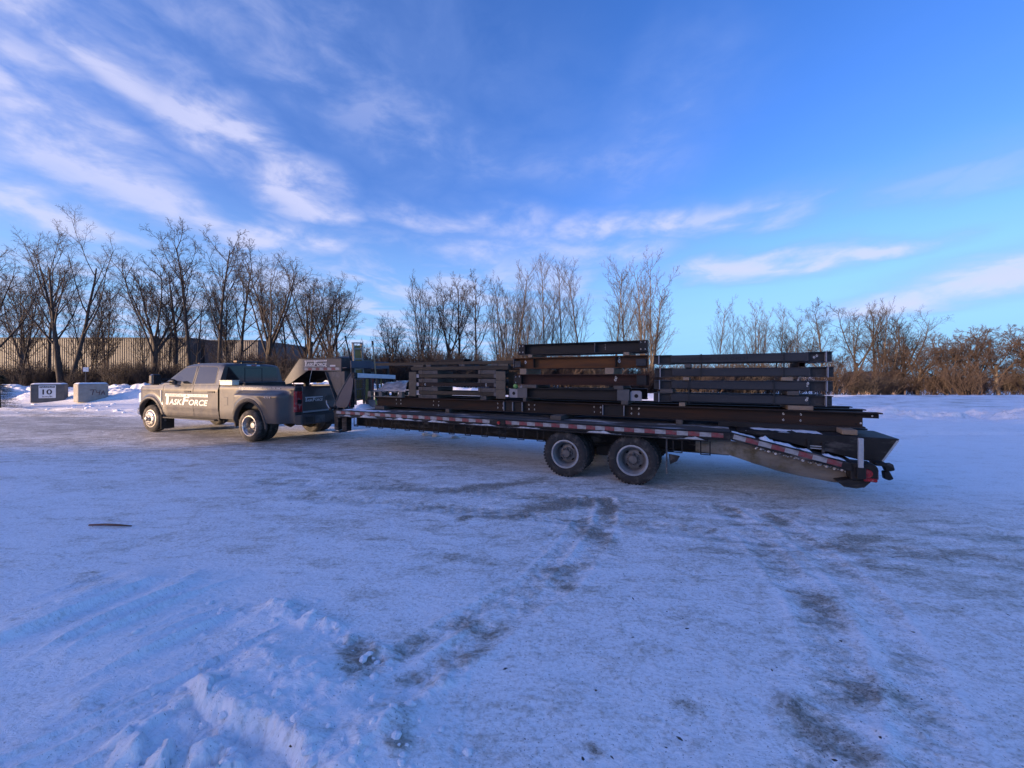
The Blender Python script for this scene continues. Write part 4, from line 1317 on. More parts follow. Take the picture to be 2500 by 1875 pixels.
def arch_xs(a, b_, A, n=26):
    pts = set(round(v, 4) for v in lin(a, b_, 30))
    for k in range(n + 1):
        pts.add(round(A[0] + A[2] * 0.9995 * math.cos(math.pi * k / n), 4))
    return sorted(p for p in pts if a <= p <= b_)


def belt(x):
    if x < 4.05: return 1.445
    return 1.445 - 0.085 * ((x - 4.05) / 1.35) ** 2 - (0.16 * sm(5.32, 5.5, x))


for sgn in (1, -1):
    fx = arch_xs(4.03, 5.50, AF)
    curtain(fx, lambda x: arch_z(x, AF, 0.52 if x < 4.6 else 0.58), belt, cab_side_y, sgn).build('front_fender', mt['paint'], TR, smooth=50)
    curtain(lin(2.63, 4.02, 16), lambda x: 0.53, belt, cab_side_y, sgn).build('front_door', mt['paint'], TR, smooth=50)
    curtain(lin(1.56, 2.62, 14), lambda x: 0.53, belt, cab_side_y, sgn).build('rear_door', mt['paint'], TR, smooth=50)
    bx_ = arch_xs(-1.30, 1.50, AR)
    curtain(bx_, lambda x: arch_z(x, AR, 0.52 if x > 0 else 0.50), lambda x: 1.43, bed_side_y, sgn, rows=22).build('bed_side', mt['paint'], TR, smooth=50)
    # moulded wheel-arch lips
    for (A, yf, nm) in ((AF, cab_side_y, 'wheel_arch'), (AR, bed_side_y, 'wheel_arch')):
        mb = MB(); P = []
        for k in range(41):
            a = math.pi * (-0.04 + 1.08 * k / 40)
            row = []
            for (q, off) in ((0.985, -0.10), (0.985, 0.004), (1.03, 0.016), (1.13, 0.014), (1.16, -0.006)):
                x = A[0] + A[2] * q * math.cos(a); z = A[1] + A[3] * q * math.sin(a)
                row.append((x, sgn * (yf(x, max(z, A[1])) + off), z))
            P.append(row)
        mb.grid(P, 41, 5)
        mb.build(nm, mt['flare'], TR, smooth=60)
    # door and panel gaps
    mb = MB()
    for xg, yf in ((4.025, cab_side_y), (2.625, cab_side_y), (1.558, cab_side_y)):
        P = [[(xg - 0.006, sgn * (yf(xg, z) + 0.0025), z), (xg + 0.006, sgn * (yf(xg, z) + 0.0025), z)] for z in lin(0.54, 1.44, 14)]
        mb.grid(P, 14, 2)
    each(mb, 'panel_gap', mt['seam'], TR, recalc=False)
    MB().box((1.50, sgn * 0.90, 0.60), (1.556, sgn * 0.96, 1.42)).build('cab_gap', mt['seam'], TR)
    # sills and running boards
    MB().box((1.56, sgn * 0.80, 0.46), (4.02, sgn * 0.965, 0.535)).build('sill', mt['under'], TR)
    MB().prism([(sgn * 0.93, 0.44), (sgn * 1.04, 0.455), (sgn * 1.045, 0.485), (sgn * 0.93, 0.50)], 1.66, 3.95, 'x').build('running_board', mt['black'], TR)
    # handles
    for hx in (2.78, 1.75):
        hd = MB().box((hx - 0.02, sgn * 0.99, 1.235), (hx + 0.22, sgn * 1.035, 1.272)).build('door_handle', mt['flare'], TR, bevel=0.012)
        MB().box((hx - 0.05, sgn * 0.99, 1.232), (hx - 0.022, sgn * 1.022, 1.275)).build('keyhole', mt['black'], hd)
    # fuel door / vent plate / badge
    if sgn > 0:
        MB().box((1.16, 0.985, 0.90), (1.34, 1.001, 1.12)).build('fuel_door', mt['paint'], TR, bevel=0.006)
        MB().box((4.075, 0.992, 0.86), (4.125, 1.018, 1.28)).build('fender_badge', mt['badge'], TR, bevel=0.008)

# hood, cowl and nose
mb = MB(); P = []
for x in lin(4.00, 5.50, 18):
    row = []
    for q in lin(-1, 1, 21):
        yy = (cab_side_y(min(x, 5.45), 1.40) - 0.005) * q
        base = belt(x)
        crown = 0.10 * (1 - abs(q) ** 3) * (1 - 0.35 * sm(4.6, 5.5, x)) + 0.025 * math.exp(-((abs(q) - 0.55) / 0.1) ** 2)
        row.append((x, yy, base + crown * (1 - sm(5.3, 5.52, x))))
    P.append(row)
mb.grid(P, 18, 21)
mb.build('hood', mt['paint'], TR, smooth=50)
MB().prism([(-0.74, 0.62), (0.74, 0.62), (0.74, 1.20), (-0.74, 1.20)], 5.36, 5.52, 'x').build('grille', mt['black'], TR, bevel=0.02)
mb = MB()
for z in (0.74, 0.86, 0.98, 1.10): mb.box((5.52, -0.70, z - 0.02), (5.545, 0.70, z + 0.02))
each(mb, 'grille_bar', mt['chrome'], TR)
for sgn in (1, -1):
    MB().box((5.24, sgn * 0.70, 0.86), (5.47, sgn * 0.90, 1.18)).build('headlight', mt['lens_white'], TR, bevel=0.03)
MB().prism([(5.30, -0.98), (5.62, -0.86), (5.66, 0.0), (5.62, 0.86), (5.30, 0.98)], 0.48, 0.70, 'z').build('front_bumper', mt['chrome'], TR, bevel=0.03)

# cab above the belt line
def gl_y(z): return 0.985 - 0.285 * (z - 1.44)


ST = [(1.555, 2.000), (1.60, 2.045), (1.75, 2.066), (2.2, 2.082), (2.7, 2.082), (3.05, 2.060), (3.22, 2.025), (3.42, 1.915), (3.66, 1.76), (3.90, 1.605), (4.10, 1.475)]
mb = MB(); P = []
for (x, zr) in ST:
    ze = max(1.452, zr - 0.075)
    ys_ = gl_y(ze)
    half = [(gl_y(1.44) - 0.002, 1.440), (gl_y(1.44 + (ze - 1.44) * 0.33), 1.44 + (ze - 1.44) * 0.33), (gl_y(1.44 + (ze - 1.44) * 0.7), 1.44 + (ze - 1.44) * 0.7), (ys_, ze),
            (ys_ - 0.035, ze + (zr - ze) * 0.55), (ys_ - 0.11, ze + (zr - ze) * 0.88), (ys_ - 0.26, zr), (ys_ * 0.4, zr + 0.010)]
    row = [(x, y, z) for y, z in half] + [(x, 0, zr + 0.013)] + [(x, -y, z) for y, z in half[::-1]]
    P.append(row)
mb.grid(P, len(ST), len(P[0]))
nb = len(P[0])
mb.f.append(tuple(range(nb)))
cab = mb.build('cab_roof', mt['paint'], TR, smooth=38)
MB().box((1.56, -0.93, 0.6), (1.60, 0.93, 1.45)).build('cab_back', mt['paint'], TR)


def side_window(poly, sgn, name, off=0.004):
    """flat glazing that follows the tumblehome"""
    vs = [(x, sgn * (gl_y(z) + off), z) for x, z in poly]
    vi = [(x, sgn * (gl_y(z) - 0.01), z) for x, z in poly]
    n = len(poly)
    o = MB().add(vs + vi, [tuple(range(n))] + [((i + 1) % n, i, n + i, n + (i + 1) % n) for i in range(n)])
    return o.build(name, mt['dark_glass'], TR)


def frame_strip(poly, sgn, w, off, name, mat_):
    c = Vector((sum(p[0] for p in poly) / len(poly), sum(p[1] for p in poly) / len(poly)))
    n = len(poly); vs = []
    for x, z in poly:
        d_ = (Vector((x, z)) - c).normalized()
        x2, z2 = x + d_.x * w, z + d_.y * w
        vs += [(x, sgn * (gl_y(z) + off), z), (x2, sgn * (gl_y(z2) + off - 0.002), z2)]
    fs = [(2 * i, 2 * ((i + 1) % n), 2 * ((i + 1) % n) + 1, 2 * i + 1) for i in range(n)]
    return MB().add(vs, fs).build(name, mat_, TR)


W1 = [(3.72, 1.565), (3.62, 1.655), (3.30, 1.905), (3.18, 1.948), (2.72, 1.965), (2.70, 1.475), (3.06, 1.475), (3.22, 1.555)]
W2 = [(2.60, 1.965), (1.86, 1.955), (1.78, 1.925), (1.73, 1.52), (1.76, 1.488), (2.58, 1.478)]
for sgn in (1, -1):
    side_window(W1, sgn, 'front_side_window'); side_window(W2, sgn, 'rear_side_window')
    frame_strip(W1, sgn, 0.022, 0.0055, 'window_seal', mt['black']); frame_strip(W2, sgn, 0.022, 0.0055, 'window_seal', mt['black'])
    # pillar gap between the doors above the belt
    MB().add([(2.645, sgn * (gl_y(1.45) + 0.004), 1.45), (2.658, sgn * (gl_y(1.45) + 0.004), 1.45), (2.668, sgn * (gl_y(1.99) + 0.004), 1.99), (2.655, sgn * (gl_y(1.99) + 0.004), 1.99)], [(0, 1, 2, 3)]).build('pillar_gap', mt['seam'], TR)
# windscreen follows the raked cab front
P = []
for x, zr in ((3.27, 2.008), (3.42, 1.925), (3.66, 1.77), (3.90, 1.615), (4.05, 1.515)):
    hw = gl_y(zr - 0.04) - 0.13
    P.append([(x + 0.004, q * hw, zr + 0.012 * (1 - q * q)) for q in lin(-1, 1, 9)])
MB().grid(P, 5, 9).build('windscreen', mt['dark_glass'], TR, smooth=True)
# rear window with its sliding pane
def rear_pt(y, z): return (1.555 - 0.004, y, z)


MB().prism([(-0.80, 1.50), (0.80, 1.50), (0.735, 1.955), (0.60, 1.985), (-0.60, 1.985), (-0.735, 1.955)], 1.545, 1.551, 'x').build('rear_window', mt['dark_glass'], TR)
mb = MB()
for (a, b_) in (((-0.27, 1.505), (-0.255, 1.93)), ((0.255, 1.505), (0.27, 1.93)), ((-0.27, 1.93), (0.27, 1.942)), ((-0.27, 1.505), (0.27, 1.517))):
    mb.box((1.538, a[0], a[1]), (1.5445, b_[0], b_[1]))
each(mb, 'slider_frame', mt['black'], TR)
# high stop lamp and roof beacon bar
MB().box((1.535, -0.20, 1.995), (1.62, 0.20, 2.035)).build('high_stop_lamp', mt['lens_white'], TR, bevel=0.008)
MB().box((1.530, -0.08, 2.0), (1.534, 0.08, 2.03)).build('high_stop_lamp_lens', mt['lens_red'], TR)
bar = MB().box((1.66, -0.34, 2.105), (1.78, 0.34, 2.150)).build('beacon_bar', mt['black'], TR, bevel=0.008)
MB().box((1.65, 0.345, 2.100), (1.79, 0.43, 2.155)).build('beacon_lens', mt['lens_amber'], bar, bevel=0.006)
MB().box((1.65, -0.43, 2.100), (1.79, -0.345, 2.155)).build('beacon_lens', mt['lens_amber'], bar, bevel=0.006)
each(MB().box((1.70, -0.25, 2.07), (1.74, -0.20, 2.104)).box((1.70, 0.20, 2.07), (1.74, 0.25, 2.104)), 'beacon_foot', mt['black'], bar)
mb = MB()
for yy in (-0.55, -0.28, 0, 0.28, 0.55): mb.box((3.02, yy - 0.05, 2.062), (3.12, yy + 0.05, 2.095))
each(mb, 'clearance_lamp', mt['lens_amber'], TR, bevel=0.01)
# towing mirrors
for sgn in (1, -1):
    m_ = MB().box((3.60, sgn * 1.24, 1.44), (3.80, sgn * 1.47, 1.755)).build('tow_mirror', mt['paint'], TR, bevel=0.05)
    MB().box((3.592, sgn * 1.265, 1.47), (3.599, sgn * 1.445, 1.73)).build('mirror_glass', mt['dark_glass'], m_)
    each(MB().box((3.64, sgn * 0.96, 1.50), (3.72, sgn * 1.25, 1.535)).box((3.64, sgn * 0.96, 1.585), (3.72, sgn * 1.25, 1.62)), 'mirror_arm', mt['black'], m_, bevel=0.008)
    MB().box((3.44, sgn * 0.95, 1.45), (3.74, sgn * 1.00, 1.56)).build('mirror_base', mt['black'], m_, bevel=0.01)
    MB().box((3.804, sgn * 1.30, 1.50), (3.812, sgn * 1.46, 1.55)).build('marker_lens', mt['lens_amber'], m_)

# load bed
mb = MB()
for sgn in (1, -1):
    mb.box((-1.30, sgn * 0.86, 1.385), (1.50, sgn * 0.975, 1.447))
each(mb, 'bed_rail_cap', mt['black'], TR, bevel=0.012)
for sgn in (1, -1):
    MB().box((-1.28, sgn * 0.845, 0.80), (1.48, sgn * 0.862, 1.39)).build('bed_inner_wall', mt['black'], TR)
MB().box((-1.28, -0.84, 0.78), (1.48, 0.84, 0.82)).build('bed_floor', mt['black'], TR)
MB().box((1.44, -0.95, 0.80), (1.50, 0.95, 1.43)).build('bed_front', mt['paint'], TR)
mb = MB(); mb.lathe([(0.030, 0.0), (0.045, 0.012), (0.030, 0.024), (0.018, 0.012), (0.030, 0.0)], 20, (0.62, 0.91, 1.49))
mb.box((0.59, 0.88, 1.447), (0.65, 0.945, 1.46))
mb.build('tie_down_ring', mt['black'], TR, smooth=40)
tb = MB().box((0.98, -0.84, 1.12), (1.43, 0.84, 1.50)).build('bed_toolbox', mt['black'], TR, bevel=0.01)
MB().box((0.96, -0.86, 1.503), (1.44, 0.86, 1.53)).build('toolbox_lid', mt['tgrey'], tb, bevel=0.006)

# tail end
TGX = -1.30
MB().prism([(-0.80, 0.70), (0.80, 0.70), (0.80, 1.435), (-0.80, 1.435)], TGX - 0.05, TGX + 0.02, 'x').build('tailgate', mt['paint'], TR, bevel=0.018)
MB().box((TGX - 0.058, -0.78, 0.755), (TGX - 0.0505, 0.78, 0.80)).build('tailgate_trim', mt['badge'], TR, bevel=0.003)
MB().box((TGX - 0.064, -0.45, 1.375), (TGX - 0.0505, 0.45, 1.42)).build('tailgate_spoiler', mt['black'], TR, bevel=0.004)
mb = MB(); P = [(0.085 * 1.75 * math.cos(2 * math.pi * k / 28), 0.085 * math.sin(2 * math.pi * k / 28)) for k in range(28)]
mb.prism([(-0.08 + a, 1.10 + b_) for a, b_ in P], TGX - 0.058, TGX - 0.0505, 'x')
mb.build('oval_emblem', mt['flare'], TR)
logo(TR, frame((TGX - 0.0525, 0.72, 1.035), (0, -1, 0), (0, 0, 1)), 0.58, 0.125, mt['decal_silver'], mt['decal_dark'], tagline=False)
for sgn in (1, -1):
    tl_ = MB().prism([(TGX - 0.055, 0.80), (TGX + 0.02, 0.80), (TGX + 0.02, 1.005), (TGX - 0.03, 0.995), (TGX - 0.05, 0.96)], 0.79, 1.315, 'z')
    tl_.v = [(x, sgn * y, z) for x, y, z in tl_.v]
    o = tl_.build('taillight', mt['lens_red'], TR, bevel=0.008)
    MB().box((TGX - 0.062, sgn * 0.83, 1.00), (TGX - 0.054, sgn * 0.95, 1.10)).build('reverse_lens', mt['dark_glass'], o)
    each(MB().box((TGX - 0.02, sgn * 0.79, 0.55), (TGX + 0.05, sgn * 0.99, 0.788)).box((TGX - 0.02, sgn * 0.805, 1.317), (TGX + 0.05, sgn * 0.985, 1.43)), 'corner_panel', mt['paint'], TR, bevel=0.01)
bm_ = MB().prism([(TGX - 0.04, -1.02), (TGX - 0.20, -0.96), (TGX - 0.26, -0.62), (TGX - 0.26, 0.62), (TGX - 0.20, 0.96), (TGX - 0.04, 1.02)], 0.47, 0.72, 'z').build('rear_bumper', mt['flare'], TR, bevel=0.02)
MB().box((TGX - 0.245, -0.60, 0.722), (TGX - 0.05, 0.60, 0.735)).build('step_pad', mt['black'], bm_)
for sgn in (1, -1):
    MB().box((TGX - 0.262, sgn * 0.66, 0.52), (TGX - 0.17, sgn * 0.90, 0.66)).build('bumper_step', mt['under'], bm_, bevel=0.01)
MB().box((TGX - 0.275, 0.30, 0.50), (TGX - 0.2605, 0.60, 0.68)).build('plate_panel', mt['tgrey'], bm_)
MB().box((TGX - 0.32, -0.08, 0.40), (TGX - 0.05, 0.08, 0.52)).build('hitch_receiver', mt['under'], bm_)
# lower body, frame and axles
mb = MB()
for sgn in (1, -1): mb.box((-1.25, sgn * 0.40, 0.50), (5.2, sgn * 0.50, 0.72))
mb.box((1.6, -0.80, 0.50), (4.0, 0.80, 0.56)).box((0.7, -0.85, 0.42), (1.5, -0.5, 0.75)).box((0.6, 0.45, 0.40), (1.5, 0.80, 0.72))
each(mb, 'chassis_member', mt['under'], TR)
MB().tube([(0.04, -0.95, 0.41), (0.04, 0.95, 0.41)], 0.065, 12).lathe([(0, -0.2), (0.12, -0.14), (0.18, 0), (0.12, 0.14), (0, 0.2)], 20, (0.04, 0, 0.41)).build('rear_axle', mt['under'], TR, smooth=40)
MB().tube([(4.57, -0.85, 0.41), (4.57, 0.85, 0.41)], 0.05, 10).build('front_axle', mt['under'], TR)
each(MB().box((4.10, -0.96, 0.60), (5.2, -0.60, 1.10)).box((4.10, 0.60, 0.60), (5.2, 0.80, 1.10)), 'inner_fender', mt['under'], TR)
each(MB().box((-0.60, -0.98, 0.84), (0.70, -0.865, 1.15)).box((-0.60, 0.865, 0.84), (0.70, 0.98, 1.15)), 'wheel_house', mt['under'], TR)
wheel_front(TR, (4.57, 1.035, 0.41), 1); wheel_front(TR, (4.57, -1.035, 0.41), -1)
wheel_dual(TR, (0.04, 1.195, 0.41), 1, 0.41, 0.262, 0.235, 0.06, 'alloy', 'alloy', nuts=10, hand=8, lipmat='chrome', tyremat='rubber_salt', dish=0.17)
wheel_dual(TR, (0.04, -1.195, 0.41), -1, 0.41, 0.262, 0.235, 0.06, 'alloy', 'alloy', nuts=10, hand=8, lipmat='chrome', tyremat='rubber_salt', dish=0.17)
for sgn in (1, -1):
    MB().box((4.00, sgn * 0.72, 0.12), (4.015, sgn * 1.06, 0.56)).build('mud_flap', mt['rubber'], TR)

# lettering on the near side
logo(TR, frame((3.90, 1.006, 0.855), (-1, 0, 0), (0, 0, 1)), 2.0, 0.325, mt['decal'], mt['decal_dark'])
logo(TR, frame((1.90, -1.006, 0.855), (1, 0, 0), (0, 0, 1)), 2.0, 0.325, mt['decal'], mt['decal_dark'])
tm = fit_text(text_mesh('TASKFORCETRANSPORT.CA | 519-779-1908', 1, 0.2, 0.012), 0.0, 1.52, 0.012, 0.058)
place_flat(join_meshes('lettering', [tm, skew_quad(-0.01, 1.56, 0.0, 0.005, 0).mesh('q')]), 'lettering', mt['decal'], TR, frame((0.70, 1.001, 1.342), (-1, 0, 0), (0, 0, 1)))
place_flat(fit_text(text_mesh('4X4', 1, 0.2, 0.01), 0, 0.24, 0, 0.06), 'lettering', mt['badge'], TR, frame((-0.50, 1.21, 1.13), (-1, 0, 0), (0, 0, 1)))

# cream box standing on the bed rail
cb = empty('cooler_box', (-6.33, 11.07, 0.0), TR.rotation_euler.z)
MB().box((0.90, 0.862, 1.450), (1.40, 1.06, 1.560)).build('body', mt['cooler'], cb, bevel=0.012)
MB().box((0.89, 0.855, 1.562), (1.41, 1.07, 1.585)).build('lid', mt['cooler'], cb, bevel=0.008)
tag(cb, 'cream plastic box on the front corner of the pickup bed', 'box')
# ------------------------------------------------------------------ the gooseneck trailer (local axes: x to the rear, y across away from the yard, z up)
TLO = Vector((-4.09, 8.98, 0.0)); TLR = math.atan2(-0.447, 0.894)
TL = empty('gooseneck_trailer', TLO, TLR)
tag(TL, 'long black gooseneck flatbed trailer with red and white reflective tape', 'trailer')
DZ = 0.905                       # deck height
WID = 2.59


def tw(u, v, z=0.0):
    c, s = math.cos(TLR), math.sin(TLR)
    return Vector((TLO.x + c * u - s * v, TLO.y + s * u + c * v, z))


def ripple(pts, amp, seed, n):
    r_ = random.Random(seed)
    return [(x + r_.uniform(-amp, amp), z + r_.uniform(-amp, amp)) for x, z in pts]


# deck boards
for i in range(16):
    v0 = 0.065 + i * 0.1538
    MB().box((0.0, v0, DZ - 0.042), (8.0, v0 + 0.147, DZ - 0.004 * (i % 3) * 0.5)).build('plank', mt['plank'], TL)
# side rails with a lower flange
for (y0, y1, nm) in ((-0.02, 0.055, 'side_rail'), (WID - 0.055, WID + 0.02, 'side_rail')):
    MB().box((-0.02, y0, 0.795), (8.0, y1, DZ + 0.004)).build(nm, mt['tblack'], TL, bevel=0.006)
MB().box((0.02, -0.045, 0.765), (7.72, 0.09, 0.790)).build('rub_rail', mt['tblack'], TL, bevel=0.004)
MB().box((-0.02, 0.06, 0.72), (0.06, WID - 0.06, DZ - 0.045)).build('front_crossbeam', mt['tblack'], TL)
# reflective tape, one strip piece at a time
r_ = random.Random(2)
tape = {}
for nm, m_ in (('red', 'tape_red'), ('white', 'tape_white')):
    me = MB().box((0, -0.0014, -0.031), (0.150, 0.0, 0.031)).mesh('tape_piece'); me.materials.append(mt[m_]); tape[nm] = me
x = 0.03; k = 0
while x < 7.78:
    if not (4.17 < x + 0.07 < 4.48):
        o = link_mesh('tape_piece', tape['white' if k % 2 == 0 else 'red'], None, TL)
        o.location = (x, -0.0205, 0.862 + r_.uniform(-.001, .001))
    k += 1; x += 0.1515
# side marker lamp in its box
mk = MB().box((4.19, -0.034, 0.80), (4.45, -0.0205, 0.898)).build('marker_housing', mt['tblack'], TL, bevel=0.004)
MB().lathe([(0.034, -0.036), (0.030, -0.048), (0.0, -0.052)], 20, (4.32, 0, 0.848)).build('marker_lens', mt['lens_red'], mk, smooth=60)
# strap hangers under the rail
hang = MB().box((-0.008, -0.004, -0.19), (0.008, 0.006, 0)).box((0.112, -0.004, -0.19), (0.128, 0.006, 0)).box((-0.008, -0.004, -0.205), (0.128, 0.006, -0.191)).mesh('strap_hanger')
hang.materials.append(mt['tblack'])
for i in range(13):
    u_ = 0.55 + i * 0.375
    o = link_mesh('strap_hanger', hang, None, TL); o.location = (u_, 0.03, 0.764); tag(o, kind='stuff')
for u_ in (7.25, 7.62):
    o = link_mesh('strap_hanger', hang, None, TL); o.location = (u_, 0.03, 0.764); tag(o, kind='stuff')


def isec(h, w, tf, tw_, x0=0.0):
    """I outline in (y, z), bottom flange at z=0, centred on y=0"""
    a = w / 2; b_ = tw_ / 2
    return [(-a, 0), (a, 0), (a, tf), (b_, tf), (b_, h - tf), (a, h - tf), (a, h), (-a, h), (-a, h - tf), (-b_, h - tf), (-b_, tf), (-a, tf)]


for yv in (0.55, 2.04):
    p = [(y + yv, z + 0.50) for y, z in isec(0.285, 0.15, 0.018, 0.014)]
    MB().prism(p, 0.05, 8.0, 'x').build('main_beam', mt['tblack'], TL)
cm = MB().box((0, 0.06, 0.700), (0.05, WID - 0.06, 0.775)).mesh('crossmember'); cm.materials.append(mt['tblack'])
for i in range(19):
    o = link_mesh('crossmember', cm, None, TL); o.location = (0.12 + i * 0.425, 0, 0.0865)
# snow and ice caught along the rail
def crust(seed, u0, u1, y0, y1, z0, hgt, name='snow_crust', mat_='snow_dirty', step=0.05, parent=TL, slope=0.0):
    r_ = random.Random(seed)
    n = max(3, int((u1 - u0) / step)); P = []
    ph = [r_.uniform(0, 6.28) for _ in range(4)]
    for i in range(n + 1):
        u_ = u0 + (u1 - u0) * i / n
        e = min(1, min(i, n - i) / 2.5)
        a = hgt * e * max(0.12, 0.55 + 0.35 * math.sin(u_ * 9 + ph[0]) + 0.3 * math.sin(u_ * 23 + ph[1]) + r_.uniform(-.2, .2))
        row = []
        for j in range(6):
            q = j / 5
            row.append((u_, y0 + (y1 - y0) * q + r_.uniform(-1, 1) * 0.08 * (y1 - y0), z0 - slope * (u_ - u0) + a * math.sin(math.pi * min(1, max(0, q))) ** 0.6 - 0.004))
        P.append(row)
    return MB().grid(P, n + 1, 6).build(name, mt[mat_], parent, smooth=True)


for i, (a, b_, h_) in enumerate(((0.10, 0.55, 0.03), (0.75, 1.35, 0.05), (1.5, 2.6, 0.035), (2.7, 3.3, 0.045), (3.45, 4.3, 0.03), (5.95, 6.55, 0.04), (7.05, 7.25, 0.035), (7.3, 7.7, 0.03), (4.5, 5.2, 0.02))):
    crust(i + 5, a, b_, -0.05, 0.0, 0.789, h_)
# landing legs, winch and step by the neck
for yv in (0.30, 2.29):
    lg = MB().box((-0.36, yv - 0.07, 0.40), (-0.22, yv + 0.07, 0.93)).build('landing_leg', mt['tblack'], TL, bevel=0.008)
    MB().box((-0.40, yv - 0.11, 0.345), (-0.12, yv + 0.11, 0.372)).build('leg_foot', mt['tgrey'], lg, bevel=0.006)
    MB().box((-0.335, yv - 0.05, 0.374), (-0.245, yv + 0.05, 0.399)).build('leg_stem', mt['galv'], lg)
    MB().box((-0.12, yv - 0.05, 0.38), (0.05, yv + 0.10, 0.79)).build('leg_gearbox', mt['tblack'], lg, bevel=0.01)
MB().box((-0.22, 0.10, 0.80), (-0.02, 2.49, 0.895)).build('front_beam', mt['tblack'], TL, bevel=0.006)
wn = MB().lathe([(0.0, -0.10), (0.05, -0.10), (0.05, -0.085), (0.03, -0.08), (0.03, 0.03), (0.05, 0.035), (0.05, 0.05), (0, 0.05)], 16, (-0.22, 0.10, 0.94)).build('strap_winch', mt['tblack'], TL, smooth=40)
MB().tube([(-0.22, -0.01, 0.94), (-0.30, -0.02, 1.05), (-0.31, -0.02, 1.12)], 0.012, 8).build('winch_handle', mt['galv'], wn)
# axles and wheels
AX = (5.56, 6.66); TRR = 0.383
for u_ in AX:
    MB().tube([(u_, 0.30, TRR), (u_, WID - 0.30, TRR)], 0.06, 12).build('axle', mt['under'], TL)
    MB().box((u_ - 0.35, 0.50, 0.42), (u_ + 0.35, 0.60, 0.50)).build('leaf_spring', mt['under'], TL)
    MB().box((u_ - 0.35, 1.99, 0.42), (u_ + 0.35, 2.09, 0.50)).build('leaf_spring', mt['under'], TL)
    wheel_dual(TL, (u_, 0.02, TRR), -1, TRR, 0.235, 0.215, 0.075, 'steel_wheel', 'hub', lugs=44, nuts=8, hand=4, lipmat='rim_lip', dish=0.135)
    wheel_dual(TL, (u_, WID - 0.02, TRR), 1, TRR, 0.235, 0.215, 0.075, 'steel_wheel', 'hub', lugs=44, nuts=8, hand=4, lipmat='rim_lip', dish=0.135)
MB().box((5.95, 0.62, 0.30), (6.27, 1.97, 0.56)).build('suspension_beam', mt['under'], TL)
MB().box((4.95, 0.62, 0.45), (7.2, 1.97, 0.69)).build('underframe', mt['under'], TL)
# splash flap hanging behind the wheels
mf = MB().box((7.145, 0.06, 0.22), (7.165, 0.12, 0.76)).build('flap_hanger', mt['tgrey'], TL)
MB().prism([(7.18, 0.52), (7.34, 0.50), (7.30, 0.42), (7.20, 0.36)], 0.10, 0.106, 'y').build('mud_flap', mt['rubber'], mf)
crust(31, 7.14, 7.17, 0.055, 0.125, 0.30, 0.02, parent=mf)

# ---- sloping tail
SL = (DZ - 0.600) / 1.35


def tz(u_): return DZ - SL * (u_ - 8.0)


def bar_sloped(u0, u1, y0, y1, top, bot, name, mat_, parent=TL, bevel=0.0):
    return MB().prism([(u0, tz(u0) + bot), (u1, tz(u1) + bot), (u1, tz(u1) + top), (u0, tz(u0) + top)], y0, y1, 'y').build(name, mat_, parent, bevel=bevel)


bar_sloped(8.003, 9.33, -0.02, 0.055, 0.004, -0.100, 'tail_side_rail', mt['tblack'], bevel=0.005)
bar_sloped(8.003, 9.33, WID - 0.055, WID + 0.02, 0.004, -0.100, 'tail_side_rail', mt['tblack'], bevel=0.005)
bar_sloped(8.003, 9.36, 0.060, WID - 0.06, -0.002, -0.045, 'tail_deck', mt['tblack'])
x = 8.03; k = 0
ang = math.atan(SL)
while x < 9.15:
    o = link_mesh('tape_piece', tape['white' if k % 2 == 0 else 'red'], None, TL)
    o.location = (x, -0.0205, tz(x) - 0.042); o.rotation_euler = (0, ang, 0)
    k += 1; x += 0.1515 * math.cos(ang)
low = [(7.55, 0.77), (8.0, 0.77), (8.35, 0.735), (9.30, 0.515), (9.33, 0.33), (9.15, 0.325), (9.0, 0.345), (8.78, 0.365), (8.54, 0.41), (8.25, 0.485), (7.98, 0.565), (7.55, 0.575)]
bl = MB().prism(low, 0.16, 0.18, 'y').build('tail_beam', mt['belly'], TL)
MB().prism(low, WID - 0.18, WID - 0.16, 'y').build('tail_beam', mt['belly'], TL)
P = [[(a, 0.10, b_ + 0.012), (a, 0.15, b_ + 0.030 + 0.01 * math.sin(a * 31)), (a, 0.159, b_ + 0.075)] for a, b_ in ((8.25, 0.478), (8.4, 0.442), (8.54, 0.402), (8.7, 0.375), (8.85, 0.352), (9.0, 0.337), (9.15, 0.318), (9.28, 0.322))]
MB().grid(P, len(P), 3).build('salt_crust', mt['belly'], TL, smooth=True)
# caked dirt hanging from the lower edge of the rail
r_ = random.Random(9); mb = MB()
for i in range(34):
    u_ = 8.3 + i * 0.029 + r_.uniform(-.01, .01); s = r_.uniform(0.008, 0.022)
    mb.lathe([(0, -s), (s, -s * .3), (s * .8, s * .5), (0, s)], 6, (u_, 0.05 + r_.uniform(-.02, .04), tz(u_) - 0.115 - r_.uniform(0, 0.02)), 'z')
tag(mb.build('caked_ice', mt['snow_dirty'], TL), kind='stuff')
# raised ramps that carry the deck level out over the tail
for (y0, y1) in ((0.33, 1.16), (1.38, 2.22)):
    rp = MB().prism([(8.10, DZ - 0.018), (8.15, DZ + 0.012), (9.87, DZ + 0.0), (9.70, 0.588), (9.45, 0.612), (9.20, 0.668), (8.70, 0.775)], y0, y1, 'y').build('ramp', mt['tblack'], TL, bevel=0.006)
    crust(int(y0 * 10), 8.2, 9.1, y0 + 0.02, y1 - 0.02, DZ + 0.010, 0.012, 'snow_patch', 'snow', parent=rp)
    MB().prism([(9.84, 0.885), (9.865, 0.885), (9.71, 0.60), (9.69, 0.60)], y0 - 0.006, y0 - 0.001, 'y').build('ramp_edge', mt['galv'], rp)
MB().box((8.92, 0.29, 0.70), (8.95, 0.325, 0.835)).build('ramp_bracket', mt['tblack'], TL)
MB().box((9.08, 0.29, 0.665), (9.11, 0.325, 0.80)).build('ramp_bracket', mt['tblack'], TL)
